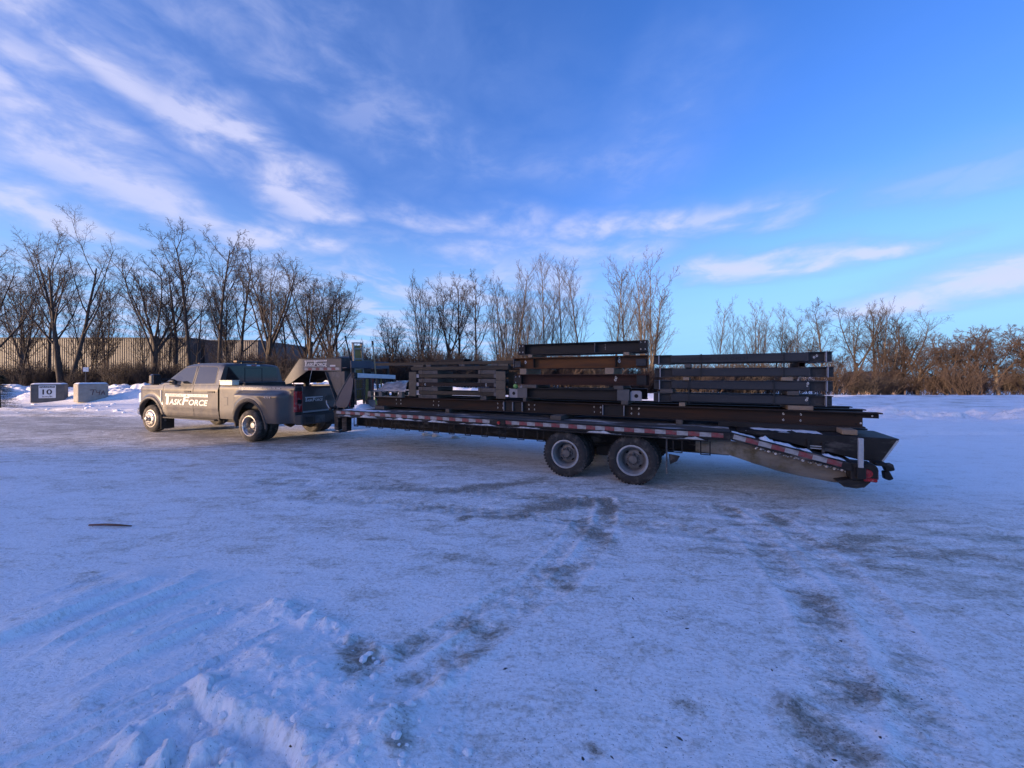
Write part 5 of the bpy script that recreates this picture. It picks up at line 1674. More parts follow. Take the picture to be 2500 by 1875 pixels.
for z_ in (0.715, 0.745): MB().box((8.951, 0.30, z_), (9.079, 0.315, z_ + 0.012)).build('ramp_spring_rod', mt['galv'], TL)
# blown snow in the gutter between rail and ramp
crust(51, 8.35, 8.95, 0.06, 0.31, tz(8.35) - 0.004, 0.055, 'snow_drift', 'snow', 0.025, slope=SL)
crust(52, 9.05, 9.30, 0.06, 0.30, tz(9.05) - 0.004, 0.040, 'snow_drift', 'snow', 0.025, slope=SL)
crust(53, 8.0, 8.33, 0.06, 0.32, tz(8.0) - 0.004, 0.018, 'snow_drift', 'snow', 0.025, slope=SL)
# tail lamp box, stake, foot and latch
tbx = MB().prism([(9.30, 0.41), (9.55, 0.40), (9.56, 0.575), (9.53, 0.615), (9.30, 0.625)], -0.02, 0.24, 'y').build('tail_lamp_box', mt['tblack'], TL, bevel=0.008)
MB().lathe([(0.052, -0.021), (0.050, -0.034), (0.040, -0.030), (0.028, -0.036), (0.014, -0.032), (0, -0.038)], 24, (9.455, 0, 0.505)).build('round_lamp', mt['lens_red'], tbx, smooth=50)
MB().box((9.42, -0.036, 0.408), (9.548, -0.0215, 0.448)).build('lamp_lens', mt['lens_red'], tbx, bevel=0.005)
MB().box((9.562, 0.02, 0.43), (9.575, 0.20, 0.55)).build('lamp_lens', mt['lens_red'], tbx, bevel=0.005)
MB().box((9.362, -0.062, 0.47), (9.412, -0.022, 0.935)).build('corner_stake', mt['galv'], TL, bevel=0.004)
MB().box((9.345, -0.075, 0.44), (9.43, -0.0205, 0.575)).build('stake_pocket', mt['tblack'], TL, bevel=0.004)
MB().prism([(9.16, 0.37), (9.30, 0.409), (9.50, 0.399), (9.44, 0.325), (9.36, 0.300), (9.24, 0.305)], 0.0, 0.22, 'y').build('tail_skid', mt['tblack'], TL, bevel=0.008)
lt = MB().prism([(9.68, 0.585), (9.78, 0.60), (9.80, 0.52), (9.72, 0.49)], 0.24, 0.34, 'y').build('ramp_latch', mt['tblack'], TL, bevel=0.01)
MB().prism([(9.69, 0.495), (9.75, 0.50), (9.79, 0.41), (9.75, 0.385), (9.70, 0.40)], 0.25, 0.33, 'y').build('latch_hook', mt['tblack'], lt, bevel=0.008)
MB().box((9.57, 0.1, 0.585), (9.68, 0.32, 0.625)).build('rear_crossbar', mt['tblack'], TL, bevel=0.006)
MB().box((9.36, 0.25, 0.42), (9.42, 2.34, 0.58)).build('rear_bumper_beam', mt['tblack'], TL)
MB().prism([(9.30, 0.41), (9.55, 0.40), (9.56, 0.575), (9.53, 0.615), (9.30, 0.625)], WID - 0.24, WID + 0.02, 'y').build('tail_lamp_box', mt['tblack'], TL, bevel=0.008)

# ---- gooseneck
NY0, NY1 = 0.62, 1.60
side = [(-0.585, 2.155), (-2.235, 2.175), (-2.85, 1.585), (-2.82, 1.470), (-2.60, 1.50), (-1.87, 1.850), (-0.585, 1.815)]
for (a, b_) in ((NY0, NY0 + 0.02), (NY1 - 0.02, NY1)):
    sp = MB().prism(side, a, b_, 'y').build('neck_side', mt['tgrey'], TL, bevel=0.003)
MB().prism([(-2.235, 2.178), (-0.585, 2.158), (-0.585, 2.150), (-2.235, 2.168)], NY0 - 0.012, NY1 + 0.012, 'y').build('neck_top', mt['tblack'], TL)
MB().prism([(-2.235, 2.168), (-2.238, 2.178), (-2.860, 1.590), (-2.853, 1.585)], NY0 - 0.012, NY1 + 0.012, 'y').build('neck_front', mt['tblack'], TL)
MB().prism([(-2.60, 1.506), (-1.87, 1.856), (-0.60, 1.821), (-0.60, 1.835), (-1.875, 1.870), (-2.605, 1.518)], NY0 + 0.021, NY1 - 0.021, 'y').build('neck_belly', mt['tblack'], TL)
MB().box((-0.605, NY0 + 0.021, 1.20), (-0.59, NY1 - 0.021, 2.149)).build('neck_back', mt['tgrey'], TL)
for yv in (NY0, NY1 - 0.12):
    MB().prism([(-1.137, 1.812), (-0.588, 1.812), (-0.50, 0.90), (-0.66, 0.90), (-0.73, 1.20)], yv + 0.003, yv + 0.018, 'y').build('neck_gusset', mt['tgrey'], TL)
    MB().box((-0.586, yv + 0.003, 0.86), (-0.47, yv + 0.12, 1.815)).build('neck_upright', mt['tgrey'], TL)
    MB().prism([(-0.60, 0.86), (-0.02, 0.80), (-0.02, 0.70), (-0.60, 0.72)], yv + 0.02, yv + 0.10, 'y').build('neck_foot', mt['tblack'], TL)
MB().prism([(-1.137, 1.812), (-1.120, 1.812), (-0.655, 0.92), (-0.672, 0.92)], NY0 - 0.05, NY0 + 0.06, 'y').build('gusset_flange', mt['tgrey'], TL)
cp = MB().lathe([(0.075, -0.55), (0.075, 0.08), (0.09, 0.08), (0.09, 0.0)], 16, (-2.62, 1.11, 1.50), 'z').build('coupler', mt['tblack'], TL, smooth=40)
MB().tube([(-2.55, NY0 + 0.03, 1.52), (-2.40, NY0 + 0.05, 1.36), (-2.1, NY0 + 0.2, 1.30)], 0.012, 6).build('safety_chain', mt['chain'], cp)
MB().tube([(-1.72, 0.63, 1.85), (-1.80, 0.63, 1.62), (-1.82, 0.63, 1.46)], 0.008, 6).build('breakaway_cable', mt['galv'], TL)
MB().box((-2.868, 0.70, 1.60), (-2.855, 0.78, 1.66)).build('neck_marker', mt['lens_red'], TL)
logo(TL, frame((-2.00, NY0 - 0.002, 1.963), (1, 0, 0), (0, 0, 1)), 0.91, 0.155, mt['decal'], mt['decal_dark'])
tm = fit_text(text_mesh('TASKFORCETRANSPORT.CA | 519-779-1908', 1, 0.2, 0.012), -2.02, -1.12, 0, 0.026)
place_flat(tm, 'lettering', mt['decal'], TL, frame((0, NY0 - 0.002, 1.930), (1, 0, 0), (0, 0, 1)))
x = -2.01; k = 0
while x < -0.72:
    o = link_mesh('tape_piece', tape['white' if k % 2 == 0 else 'red'], None, TL)
    o.location = (x, NY0 - 0.001, 1.888); k += 1; x += 0.1515
MB().box((-1.00, NY0 - 0.004, 1.945), (-0.80, NY0 - 0.0005, 1.985)).build('maker_plate', mt['decal_silver'], TL)
# tarp bundle on top of the neck
crust(61, -1.35, -0.62, 0.70, 1.50, 2.160, 0.06, 'tarp_bundle', 'black', 0.06)
# tray across the front of the deck
try_ = MB().box((-0.24, 0.60, 1.905), (-0.20, 1.88, 2.085)).build('tray_front', mt['tblue'], TL, bevel=0.004)
MB().box((-0.58, 0.64, 1.90), (-0.42, 1.86, 1.92)).build('tray_floor', mt['tblue'], TL)
MB().box((-0.24, 0.60, 0.91), (-0.18, 0.68, 1.90)).build('rack_post', mt['tblack'], TL)
MB().box((-0.24, 1.80, 0.91), (-0.18, 1.88, 1.90)).build('rack_post', mt['tblack'], TL)
# pale bar that carries the chains
hb = MB().prism([(0.50, 1.662), (1.80, 1.618), (1.80, 1.724), (0.50, 1.772)], 0.05, 0.12, 'x').build('chain_bar', mt['white_bar'], TL, bevel=0.006)
MB().box((0.03, 0.40, 1.64), (0.14, 0.497, 1.785)).build('bar_bracket', mt['tblack'], hb, bevel=0.01)
MB().box((0.055, 1.72, 0.91), (0.115, 1.79, 1.615)).build('bar_post', mt['tblack'], hb)
# dark wing plate from the deck corner up to the bar
MB().prism([(0.02, 1.765), (0.10, 1.73), (0.08, 1.48), (0.0, 1.14), (-0.10, 0.965), (-0.14, 0.93), (-0.44, 0.925), (-0.54, 1.00), (-0.30, 1.38), (-0.12, 1.60)], 0.40, 0.412, 'y').build('wing_plate', mt['tblue'], TL)
MB().tube([(0.03, 0.40, 1.775), (-0.12, 0.40, 1.60), (-0.31, 0.40, 1.37), (-0.55, 0.40, 1.0), (-0.57, 0.40, 0.92)], 0.016, 8).build('wing_edge', mt['tgrey'], TL)
# snow on the front of the deck
crust(71, 0.0, 0.42, 0.42, 0.95, DZ + 0.002, 0.13, 'snow_drift', 'snow', 0.04)
crust(72, 0.02, 1.3, 0.08, 0.42, DZ + 0.002, 0.016, 'snow_drift', 'snow', 0.05)
# ------------------------------------------------------------------ the load: every member is a thing of its own, in the trailer's axes
def lthing(name, label, cat, u, v, z, group=None, dz=0.0, tilt=0.0):
    o = empty(name, tw(u, v, z), TLR + dz)
    o.rotation_euler = (0, tilt, TLR + dz)
    tag(o, label, cat, group)
    return o


def lmesh(mb, name, mat_, label, cat, u, v, z, group=None, dz=0.0, bevel=0.004, tilt=0.0):
    o = mb.build(name, mat_, None, bevel=bevel)
    o.location = tw(u, v, z); o.rotation_euler = (0, tilt, TLR + dz)
    tag(o, label, cat, group)
    return o


def dots(root, pts, y, rad=0.011, mat_='hole', name='bolt_hole'):
    """small round marks on the near face of a member, each its own piece"""
    me = MB().lathe([(rad, 0), (rad, 0.0016), (0, 0.0016)], 10).mesh(name)
    me.materials.append(mt[mat_])
    for (a, b_) in pts:
        o = link_mesh(name, me, None, root); o.location = (a, y - 0.0012, b_)


def chalk(root, pts, y, seed=1, s=0.020):
    r_ = random.Random(seed)
    for (a, b_) in pts:
        n = 7; P = []
        for k in range(n):
            q = 2 * math.pi * k / n
            P.append((a + s * r_.uniform(.4, 1.1) * math.cos(q) * 0.8, b_ + s * r_.uniform(.5, 1.2) * math.sin(q)))
        o = MB().prism(P, y - 0.0020, y - 0.0006, 'y').build('chalk_mark', mt['chalk'], root)
        MB().prism([(a - s * .3, b_ - s * .3), (a + s * .3, b_ - s * .25), (a + s * .25, b_ + s * .35), (a - s * .2, b_ + s * .3)], y - 0.0032, y - 0.0022, 'y').build('bolt_hole', mt['hole'], o)


def i_beam(root, L, h, w, mat_, tf=0.014, tw_=0.012, x0=0.0, name='beam', web=None):
    p = isec(h, w, tf, tw_)
    return MB().prism(p, x0, x0 + L, 'x').build(name, mat_, root)


# --- long coped beams under everything
LBZ = 0.985; LBH = 0.215


def long_beam(v, label, detail):
    r = lthing('long_beam', label, 'steel beam', 0.53, v, LBZ, 'long beams under the stacks')
    h, w, tf = LBH, 0.16, 0.016
    a = w / 2
    L = 9.29; Lb = 9.11
    MB().box((0, -a, 0), (Lb, a, tf)).build('bottom_flange', mt['rust'], r)
    MB().box((0, -a, h - tf), (L, a, h)).build('top_flange', mt['rust'], r)
    MB().prism([(0, tf), (Lb - 0.01, tf), (Lb - 0.01, h * 0.62), (L - 0.02, h * 0.62), (L - 0.02, h - tf), (0, h - tf)], -0.006, 0.006, 'y').build('web', mt['rust'], r)
    if detail:
        for (x0, x1, mids) in ((3.51, 3.92, (3.71,)), (5.51, 5.88, ())):
            MB().box((x0, -0.035, tf), (x1, -0.0065, h - tf)).build('infill_plate', mt['mill'], r)
            for xx in (x0, x1) + tuple(mids):
                MB().box((xx - 0.006, -a + 0.004, tf + 0.001), (xx + 0.006, -0.0365, h - tf - 0.001)).build('stiffener', mt['plate_pale'], r)
        for i, xs_ in enumerate(((0.60, 0.74), (1.70, 1.84), (3.34, 3.46), (4.04, 4.16), (5.34, 5.46), (6.00, 6.12), (8.19, 8.40))):
            chalk(r, [(x, z) for x in xs_ for z in (0.062, 0.150)], -0.0065, i + 3)
        dots(r, [(9.03, 0.045), (9.02, 0.165), (9.14, 0.165)], -0.0065, 0.013)
        dots(r, [(9.20, 0.165), (9.08, 0.06)], -0.0065, 0.012, 'chalk', 'end_hole')
    return r


long_beam(0.76, 'long rusty coped beam with chalk-ringed bolt holes along the trailer edge', True)
long_beam(1.36, 'long rusty beam lying inside, next to the chalk-marked edge beam', False)
long_beam(1.96, 'long rusty beam on the far side of the trailer deck', False)


# --- dunnage timbers
def timber(u, v0, v1, z0, z1, wdt, label, mat_='timber', group='dunnage timbers', dz=0.0):
    return lmesh(MB().box((-wdt / 2, 0, 0), (wdt / 2, v1 - v0, z1 - z0)), 'timber', mt[mat_], label, 'timber', u, v0, z0, group, dz)


timber(0.74, 0.60, 2.15, DZ + 0.004, 0.983, 0.30, 'dark flat timber under the front end of the long beams', 'timber_dark')
timber(2.70, 0.62, 2.15, DZ + 0.004, 0.983, 0.10, 'dark timber under the long beams below the brace stack', 'timber_dark')
timber(5.27, 0.36, 2.15, DZ + 0.004, 0.983, 0.20, 'grey timber jutting from under the long beam above the wheels', 'timber_dark')
timber(7.30, 0.62, 2.15, DZ + 0.004, 0.983, 0.10, 'dark timber under the long beams below the grey columns', 'timber_dark')
lmesh(MB().box((0, 0, 0), (1.55, 0.10, 0.075)), 'skid', mt['mill'], 'flat black steel skid on the ramp under the long beam', 'steel bar', 7.86, 0.66, DZ + 0.012)
timber(9.40, 0.40, 2.05, DZ + 0.012, 0.983, 0.16, 'pale timber across the ramp under the coped beam ends', 'timber')

# --- brace stack
BV = 0.70


def brace(z, label, row_v, mat_='mill_olive', group='braces in the front stack', plates=True, u0=1.57, L=2.51):
    r = lthing('brace', label, 'steel brace', u0, row_v, z, group)
    MB().box((0.22, 0.01, 0.048), (L - 0.22, 0.11, 0.130)).build('tube', mt[mat_], r, bevel=0.008)
    for x0 in (0.0, L - 0.215):
        pl = MB().box((x0, -0.014, 0.0), (x0 + 0.215, -0.002, 0.183)).build('end_plate', mt['plate'], r, bevel=0.003)
        dots(pl, [(x0 + 0.035, 0.03), (x0 + 0.18, 0.03), (x0 + 0.035, 0.155), (x0 + 0.18, 0.155)], -0.0142, 0.011)
        MB().box((x0 + (0.19 if x0 == 0 else -0.06), -0.001, 0.050), (x0 + (0.28 if x0 == 0 else 0.03), 0.009, 0.128)).build('knife_plate', mt['plate_pale' if x0 == 0 else 'plate_grey'], r)
    return r


for k, (z, mname, lab) in enumerate(((1.237, 'mill_olive', 'olive steel brace with bolted end plates, lowest of the front stack'), (1.424, 'rust', 'brown steel brace with chalk patches, middle of the front stack'), (1.611, 'mill_olive', 'olive steel brace with pale plate ends, third up in the front stack'))):
    r = brace(z, lab, BV, mname)
    if k == 1:
        chalk(r, [(0.46, 0.09), (2.05, 0.09)], 0.009, 8, 0.035)
    brace(z, 'olive steel brace in the back row of the front stack', BV + 0.55, 'mill_olive')
    for (a, b_) in ((0.26, 0.80), (1.85, 2.28)):
        lmesh(MB().box((a, 0.012, 0), (b_, 0.60, 0.083)), 'spacer', mt['timber_dark'], 'dark wood spacer between the steel braces of the front stack', 'timber', 1.57, BV, z + 0.132 if k < 2 else z + 0.132, 'spacers in the front stack')
for (a, b_) in ((0.26, 0.78), (1.90, 2.05)):
    lmesh(MB().box((a, 0.012, 0), (b_, 0.60, 0.078)), 'spacer', mt['timber_dark'], 'dark wood spacer between the long beam and the lowest brace', 'timber', 1.57, BV, 1.203, 'spacers under the braces')
r = lthing('brace', 'olive square tube on top of the bolted brace stack', 'steel tube', 1.62, BV, 1.828)
MB().box((0.0, 0.0, 0.0), (2.52, 0.12, 0.080)).build('tube', mt['mill_olive'], r, bevel=0.008)
MB().box((2.22, 0.02, 0.081), (2.50, 0.10, 0.120)).build('clip_plate', mt['plate'], r)
dots(r, [(2.28, 0.10), (2.42, 0.10)], 0.02, 0.010)
MB().box((0.06, 0.02, 0.081), (0.34, 0.10, 0.120)).build('clip_plate', mt['plate'], r)
dots(r, [(0.12, 0.10), (0.22, 0.10)], 0.02, 0.010)
lmesh(MB().box((0, 0, 0), (2.52, 0.12, 0.080)), 'tube', mt['mill_olive'], 'olive square tube behind, on top of the brace stack', 'steel tube', 1.62, BV + 0.5, 1.828)
for a in (2.05, 2.95, 3.75):
    lmesh(MB().box((0, 0, 0), (0.14, 0.62, 0.040)), 'spacer', mt['timber_dark'], 'thin wood spacer under the long angle on the front stack', 'timber', a, BV + 0.0, 1.910, 'spacers under the long angle')
la = MB().box((0.0, 0.0, 0.0), (3.77, 0.008, 0.062)).box((0.0, 0.0085, 0.0), (3.77, 0.075, 0.008))
r = lthing('long_angle', 'long thin steel angle jutting forward over the chain bar', 'steel angle', 0.49, BV + 0.02, 1.952)
MB().box((0.0, 0.0, 0.0), (3.77, 0.008, 0.060)).build('upright_leg', mt['mill_olive'], r)
MB().box((0.0, 0.0085, 0.0), (3.77, 0.075, 0.008)).build('flat_leg', mt['mill_olive'], r)
r = lthing('long_angle', 'second long steel angle lying behind the first one', 'steel angle', 0.80, BV + 0.34, 1.952)
MB().box((0.0, 0.0, 0.0), (3.40, 0.008, 0.060)).build('upright_leg', mt['mill'], r)
MB().box((0.0, 0.0085, 0.0), (3.40, 0.075, 0.008)).build('flat_leg', mt['mill'], r)
lmesh(MB().prism([(0, 0), (0.74, 0), (0.80, 0.055), (0.16, 0.058), (0.03, 0.02)], 0, 0.30, 'y'), 'gusset_plate', mt['mill'], 'dark bent plate lying on top of the long angle', 'steel plate', 2.27, BV + 0.06, 2.014)


def band(u, z0, z1, v0, v1, label, group='steel bands', mat_='band', w=0.016):
    """strap running round a stack"""
    t = 0.0022
    r = lthing('steel_band', label, 'strap', u, v0, z0, group)
    H_ = z1 - z0; W_ = v1 - v0
    for (a, b_) in (((-w / 2, -t, 0), (w / 2, 0, H_)), ((-w / 2, W_, 0), (w / 2, W_ + t, H_)), ((-w / 2, -t, H_ + 0.0003), (w / 2, W_ + t, H_ + t)), ((-w / 2, -t, -t), (w / 2, W_ + t, -0.0003))):
        MB().box(a, b_).build('strap_side', mt[mat_], r)


for u_ in (1.98, 3.50):
    band(u_, 1.238, 1.912, BV - 0.017, BV + 0.675, 'thin steel band round the front stack of braces', 'bands on the front stack')

# --- middle stack of beams
MV = 0.72


def mid_beam(z, label, mat_, u0, L, h=0.205, w=0.19, tilt=0.0, v=MV + 0.095, group='beams in the middle stack'):
    r = lthing('wide_flange_beam', label, 'steel beam', u0, v, z, group, tilt=tilt)
    i_beam(r, L, h, w, mt[mat_])
    return r


r = mid_beam(2.120, 'black wide-flange beam, topmost of the middle stack', 'mill', 4.36, 2.44, tilt=0.004)
for x0 in (0.0, 2.30):
    MB().box((x0, -0.110, 0.01), (x0 + 0.14, -0.0065, 0.196)).build('end_clip', mt['mill'], r)
    chalk(r, [(x0 + 0.03, 0.05), (x0 + 0.10, 0.05), (x0 + 0.03, 0.17), (x0 + 0.10, 0.17)], -0.111, int(x0 * 10) + 2, 0.016)
MB().box((1.52, -0.094, 0.015), (1.532, -0.0065, 0.189)).build('stiffener', mt['plate_grey'], r)
chalk(r, [(1.70, 0.16), (1.70, 0.13), (1.70, 0.10), (1.70, 0.07)], -0.0065, 4, 0.010)
r = mid_beam(1.846, 'orange rusty wide-flange beam, second from top of the middle stack', 'rust_orange', 4.25, 2.54, 0.215)
MB().box((0.0, -0.112, 0.02), (0.012, 0.11, 0.20)).build('end_plate', mt['plate_grey'], r)
MB().box((0.03, -0.112, 0.03), (0.16, -0.096, 0.15)).build('end_clip', mt['mill_blue'], r)
MB().box((2.36, -0.100, 0.03), (2.52, -0.0065, 0.15)).build('end_clip', mt['mill_blue'], r)
MB().box((0.42, -0.093, 0.016), (0.432, -0.0065, 0.199)).build('stiffener', mt['rust'], r)
MB().box((2.0, -0.093, 0.016), (2.012, -0.0065, 0.199)).build('stiffener', mt['rust'], r)
chalk(r, [(0.22, 0.13), (2.06, 0.12), (2.06, 0.17)], -0.0065, 6, 0.035)
r = mid_beam(1.530, 'dark red-brown wide-flange beam, third down in the middle stack', 'rust_red', 4.26, 2.55, 0.200)
for x0 in (0.0, 2.36):
    MB().box((x0, -0.104, 0.02), (x0 + 0.16, -0.0065, 0.18)).build('end_clip', mt['mill'], r)
chalk(r, [(0.04, 0.15), (0.04, 0.04), (0.12, 0.16)], -0.1045, 5, 0.015)
chalk(r, [(1.98, 0.10), (1.99, 0.14)], -0.0065, 9, 0.032)
r = mid_beam(1.268, 'dark grey wide-flange beam with end plates, lowest of the middle stack', 'mill', 4.34, 2.16, 0.197)
for x0 in (0.0, 1.95):
    pl = MB().box((x0, -0.112, 0.0), (x0 + 0.21, -0.098, 0.197)).build('end_plate', mt['plate_grey'], r, bevel=0.003)
    dots(pl, [(x0 + 0.03, 0.03), (x0 + 0.18, 0.03), (x0 + 0.03, 0.165), (x0 + 0.18, 0.165)], -0.1122, 0.012)
for x0 in (-0.20, 2.17):
    cl = MB().prism([(x0, 0.0), (x0 + 0.19, 0.0), (x0 + 0.19, 0.15), (x0 + 0.16, 0.175), (x0 + 0.03, 0.175), (x0, 0.15)], -0.07, -0.058, 'y').build('end_clip', mt['plate_pale'], r)
    MB().lathe([(0.034, -0.0708), (0.0, -0.0715)], 16, (x0 + 0.10, 0, 0.085)).build('slot_hole', mt['hole'], cl)
MB().box((0.03, -0.07, 0.198), (0.18, 0.06, 0.232)).build('small_plate', mt['plate_pale'], r)
for z, lab, m_, h_, w_ in ((2.120, 'black', 'mill', 0.205, 0.15), (1.846, 'rusty', 'rust', 0.215, 0.15), (1.530, 'dark brown', 'rust_red', 0.20, 0.15), (1.268, 'dark grey', 'mill', 0.197, 0.15)):
    mid_beam(z, f'{lab} wide-flange beam in the back row of the middle stack', m_, 4.42, 2.30, h_, w_, v=MV + 0.62)
for (u_, z0, z1, wd, lab, m_) in ((4.62, 2.063, 2.118, 0.08, 'small wood block under the front of the topmost black beam', 'timber'), (6.45, 2.063, 2.115, 0.10, 'small wood block under the rear of the topmost black beam', 'timber'),
                              (4.47, 1.733, 1.844, 0.14, 'pale timber between the orange and red-brown beams, front end', 'timber'), (6.16, 1.733, 1.844, 0.16, 'pale timber between the orange and red-brown beams, rear end', 'timber'),
                              (4.60, 1.468, 1.528, 0.30, 'dark timber on the dark grey beam, front end', 'timber_dark'), (6.32, 1.468, 1.528, 0.16, 'dark timber on the dark grey beam, rear end', 'timber_dark'),
                              (4.50, 1.203, 1.266, 0.07, 'wood block under the front of the dark grey beam', 'timber_dark'), (6.42, 1.203, 1.266, 0.12, 'wood block under the rear of the dark grey beam', 'timber_dark')):
    timber(u_, MV - 0.03, MV + 0.72, z0, z1, wd, lab, m_, 'timbers in the middle stack')
# rag of green strap tied at the clip
o = MB().lathe([(0, -0.05), (0.04, -0.035), (0.052, 0.0), (0.035, 0.04), (0, 0.05)], 9, (0, 0, 0), 'z').build('strap_bundle', mt['strap_green'], None, smooth=True)
o.location = tw(4.30, MV - 0.02, 1.495); tag(o, 'bunched green strap on the end clip of the lowest middle beam', 'strap')

# --- grey columns
CV = 0.72


def column(z, label, v, dx, group='grey columns in the rear stack', h=0.148):
    r = lthing('steel_column', label, 'steel column', 6.89 + dx, v, z, group)
    hh = h
    MB().box((0.27, 0.0, 0.006), (2.14, 0.14, hh - 0.006)).build('tube', mt['mill_blue'], r, bevel=0.014)
    for (x0, x1, xe) in ((0.0, 0.29, 0.09), (2.13, 2.41, 2.33)):
        MB().box((x0, -0.006, 0.0), (x1, 0.146, 0.010)).build('seat_plate', mt['mill_blue'], r)
        MB().box((x0, -0.006, hh - 0.010), (x1, 0.146, hh)).build('seat_plate', mt['mill_blue'], r)
        MB().box((x0, 0.062, 0.0102), (x1, 0.078, hh - 0.0102)).build('web_plate', mt['mill_blue'], r)
        MB().box((xe - 0.007, -0.012, -0.004), (xe + 0.007, 0.152, hh + 0.004)).build('end_plate', mt['plate_pale'], r)
    return r


CZ = ((1.268, 'lowest of the rear stack', -0.00), (1.480, 'third from top of the rear stack', 0.01), (1.685, 'second from top of the rear stack', 0.02), (1.902, 'topmost of the rear stack', 0.00))
for k, (z, lab, dx) in enumerate(CZ):
    r = column(z, f'blue-grey square steel column, {lab}', CV, dx)
    if k in (0, 1):
        chalk(r, [(2.10, 0.08), (2.11, 0.11)], -0.0005, k + 2, 0.022)
    if k == 3:
        tag(place_flat(fit_text(text_mesh('ATLAS TUBE   CSA G40.21', 1, 0, 0), 0, 0.95, 0, 0.04), 'mill_stencil', mt['seam'], r, frame((0.42, -0.0005, 0.05), (1, 0, 0), (0, 0, 1))), kind='stuff')
        chalk(r, [(2.22, 0.09), (2.19, 0.07)], -0.0125, 6, 0.020)
    column(z, 'blue-grey square steel column in the back row of the rear stack', CV + 0.50, dx)
for (u_, z0, z1, wd, lab, m_) in ((7.34, 1.203, 1.266, 0.09, 'wood block under the lowest grey column, front end', 'timber'), (8.92, 1.203, 1.266, 0.30, 'pale wood block under the lowest grey column, rear end', 'timber'),
                              (8.83, 1.418, 1.478, 0.14, 'wood block on the lowest grey column, rear end', 'timber_dark'), (7.10, 1.418, 1.478, 0.20, 'wood block on the lowest grey column, front end', 'timber_dark'),
                              (7.40, 1.630, 1.683, 0.09, 'brown wood block on the third grey column, front end', 'timber'), (8.76, 1.630, 1.683, 0.14, 'dark wood block on the third grey column, rear end', 'timber'),
                              (7.42, 1.835, 1.900, 0.10, 'brown wood block under the topmost grey column, front end', 'timber_dark')):
    timber(u_, CV - 0.02, CV + 0.66, z0, z1, wd, lab, m_, 'timbers in the rear stack')
sq = lthing('short_tube', 'short rusty square tube end under the topmost grey column', 'steel tube', 8.90, CV - 0.02, 1.835)
for (a, b_) in (((0, 0, 0), (0.075, 0.66, 0.005)), ((0, 0, 0.060), (0.075, 0.66, 0.065)), ((0, 0, 0.0052), (0.005, 0.66, 0.0598)), ((0.070, 0, 0.0052), (0.075, 0.66, 0.0598))):
    MB().box(a, b_).build('tube_wall', mt['rust'], sq)
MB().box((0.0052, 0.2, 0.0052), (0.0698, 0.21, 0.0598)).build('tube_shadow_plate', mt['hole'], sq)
for (u_, z0, z1) in ((7.62, 1.684, 2.052), (8.72, 1.684, 2.052)):
    band(u_, z0, z1, CV - 0.014, CV + 0.655, 'black steel band round the two upper grey columns', 'bands on the upper grey columns', w=0.02)
for (u_, z0, z1) in ((7.44, 1.267, 1.630), (8.60, 1.267, 1.630)):
    band(u_, z0, z1, CV - 0.014, CV + 0.655, 'black steel band round the two lower grey columns', 'bands on the lower grey columns', w=0.02)

# --- pallet with wrapped sheets, on the front of the long beams
pl = lthing('pallet', 'weathered wood pallet on the front end of the long beams', 'pallet', 0.34, 0.62, 1.203)
for v_ in (0.0, 0.42, 0.84): MB().box((0, v_, 0.0), (1.10, v_ + 0.09, 0.020)).build('bottom_board', mt['pallet'], pl)
for u_ in (0.0, 0.36, 0.98):
    for v_ in (0.0, 0.42, 0.84): MB().box((u_, v_, 0.0205), (u_ + 0.10, v_ + 0.09, 0.110)).build('block', mt['pallet'], pl)
for u_ in [0.0 + i * 0.165 for i in range(7)]: MB().box((u_, 0.0, 0.1105), (u_ + 0.10, 0.93, 0.130)).build('top_board', mt['pallet'], pl)
r_ = random.Random(12); P = []
for i in range(19):
    u_ = 0.10 + 1.06 * i / 18
    row = []
    top = 0.02 + 0.20 * sm(0.10, 0.62, u_) + 0.03 * math.sin(u_ * 17) * (u_ > 0.3)
    for j in range(15):
        q = j / 14
        e = min(1, min(q, 1 - q) / 0.09)
        row.append((u_, 0.03 + 0.86 * q, top * e ** 0.5 + r_.uniform(-.010, .010)))
    P.append(row)
o = MB().grid(P, 19, 15).build('wrapped_bundle', mt['wrap'], None, smooth=True)
o.location = tw(0.34, 0.62, 1.337); o.rotation_euler = (0, 0, TLR)
tag(o, 'crinkled clear plastic wrapped over sheets on the pallet', 'bundle')
# grey tote on the deck
bn = lthing('tote_bin', 'blue-grey plastic tote on the deck beneath the chains', 'bin', 0.10, 0.86, DZ + 0.004)
MB().box((0, 0, 0), (0.42, 0.40, 0.17)).build('body', mt['bin'], bn, bevel=0.012)
MB().box((-0.012, -0.012, 0.171), (0.432, 0.412, 0.186)).build('lid', mt['bin'], bn, bevel=0.004)
lmesh(MB().prism([(0, 0.20), (0.035, 0.22), (0.085, 0.03), (0.05, 0.02)], 0, 0.004, 'y'), 'green_strap', mt['strap_green'], 'loose green webbing strap hanging beside the grey tote', 'strap', 0.36, 0.82, 0.95, None, bevel=0)


# --- chains and straps on the pale bar
def chain_mesh(n):
    mb = MB()
    for i in range(n):
        ring = []
        for k in range(10):
            a = 2 * math.pi * k / 10
            x_, z_ = 0.016 * math.cos(a), 0.030 * math.sin(a)
            ring.append((x_, 0, -i * 0.047 + z_) if i % 2 == 0 else (0, x_, -i * 0.047 + z_))
        ring.append(ring[0])
        mb.tube(ring, 0.0055, 4, cap=False)
    return mb.mesh('chain', recalc=False)


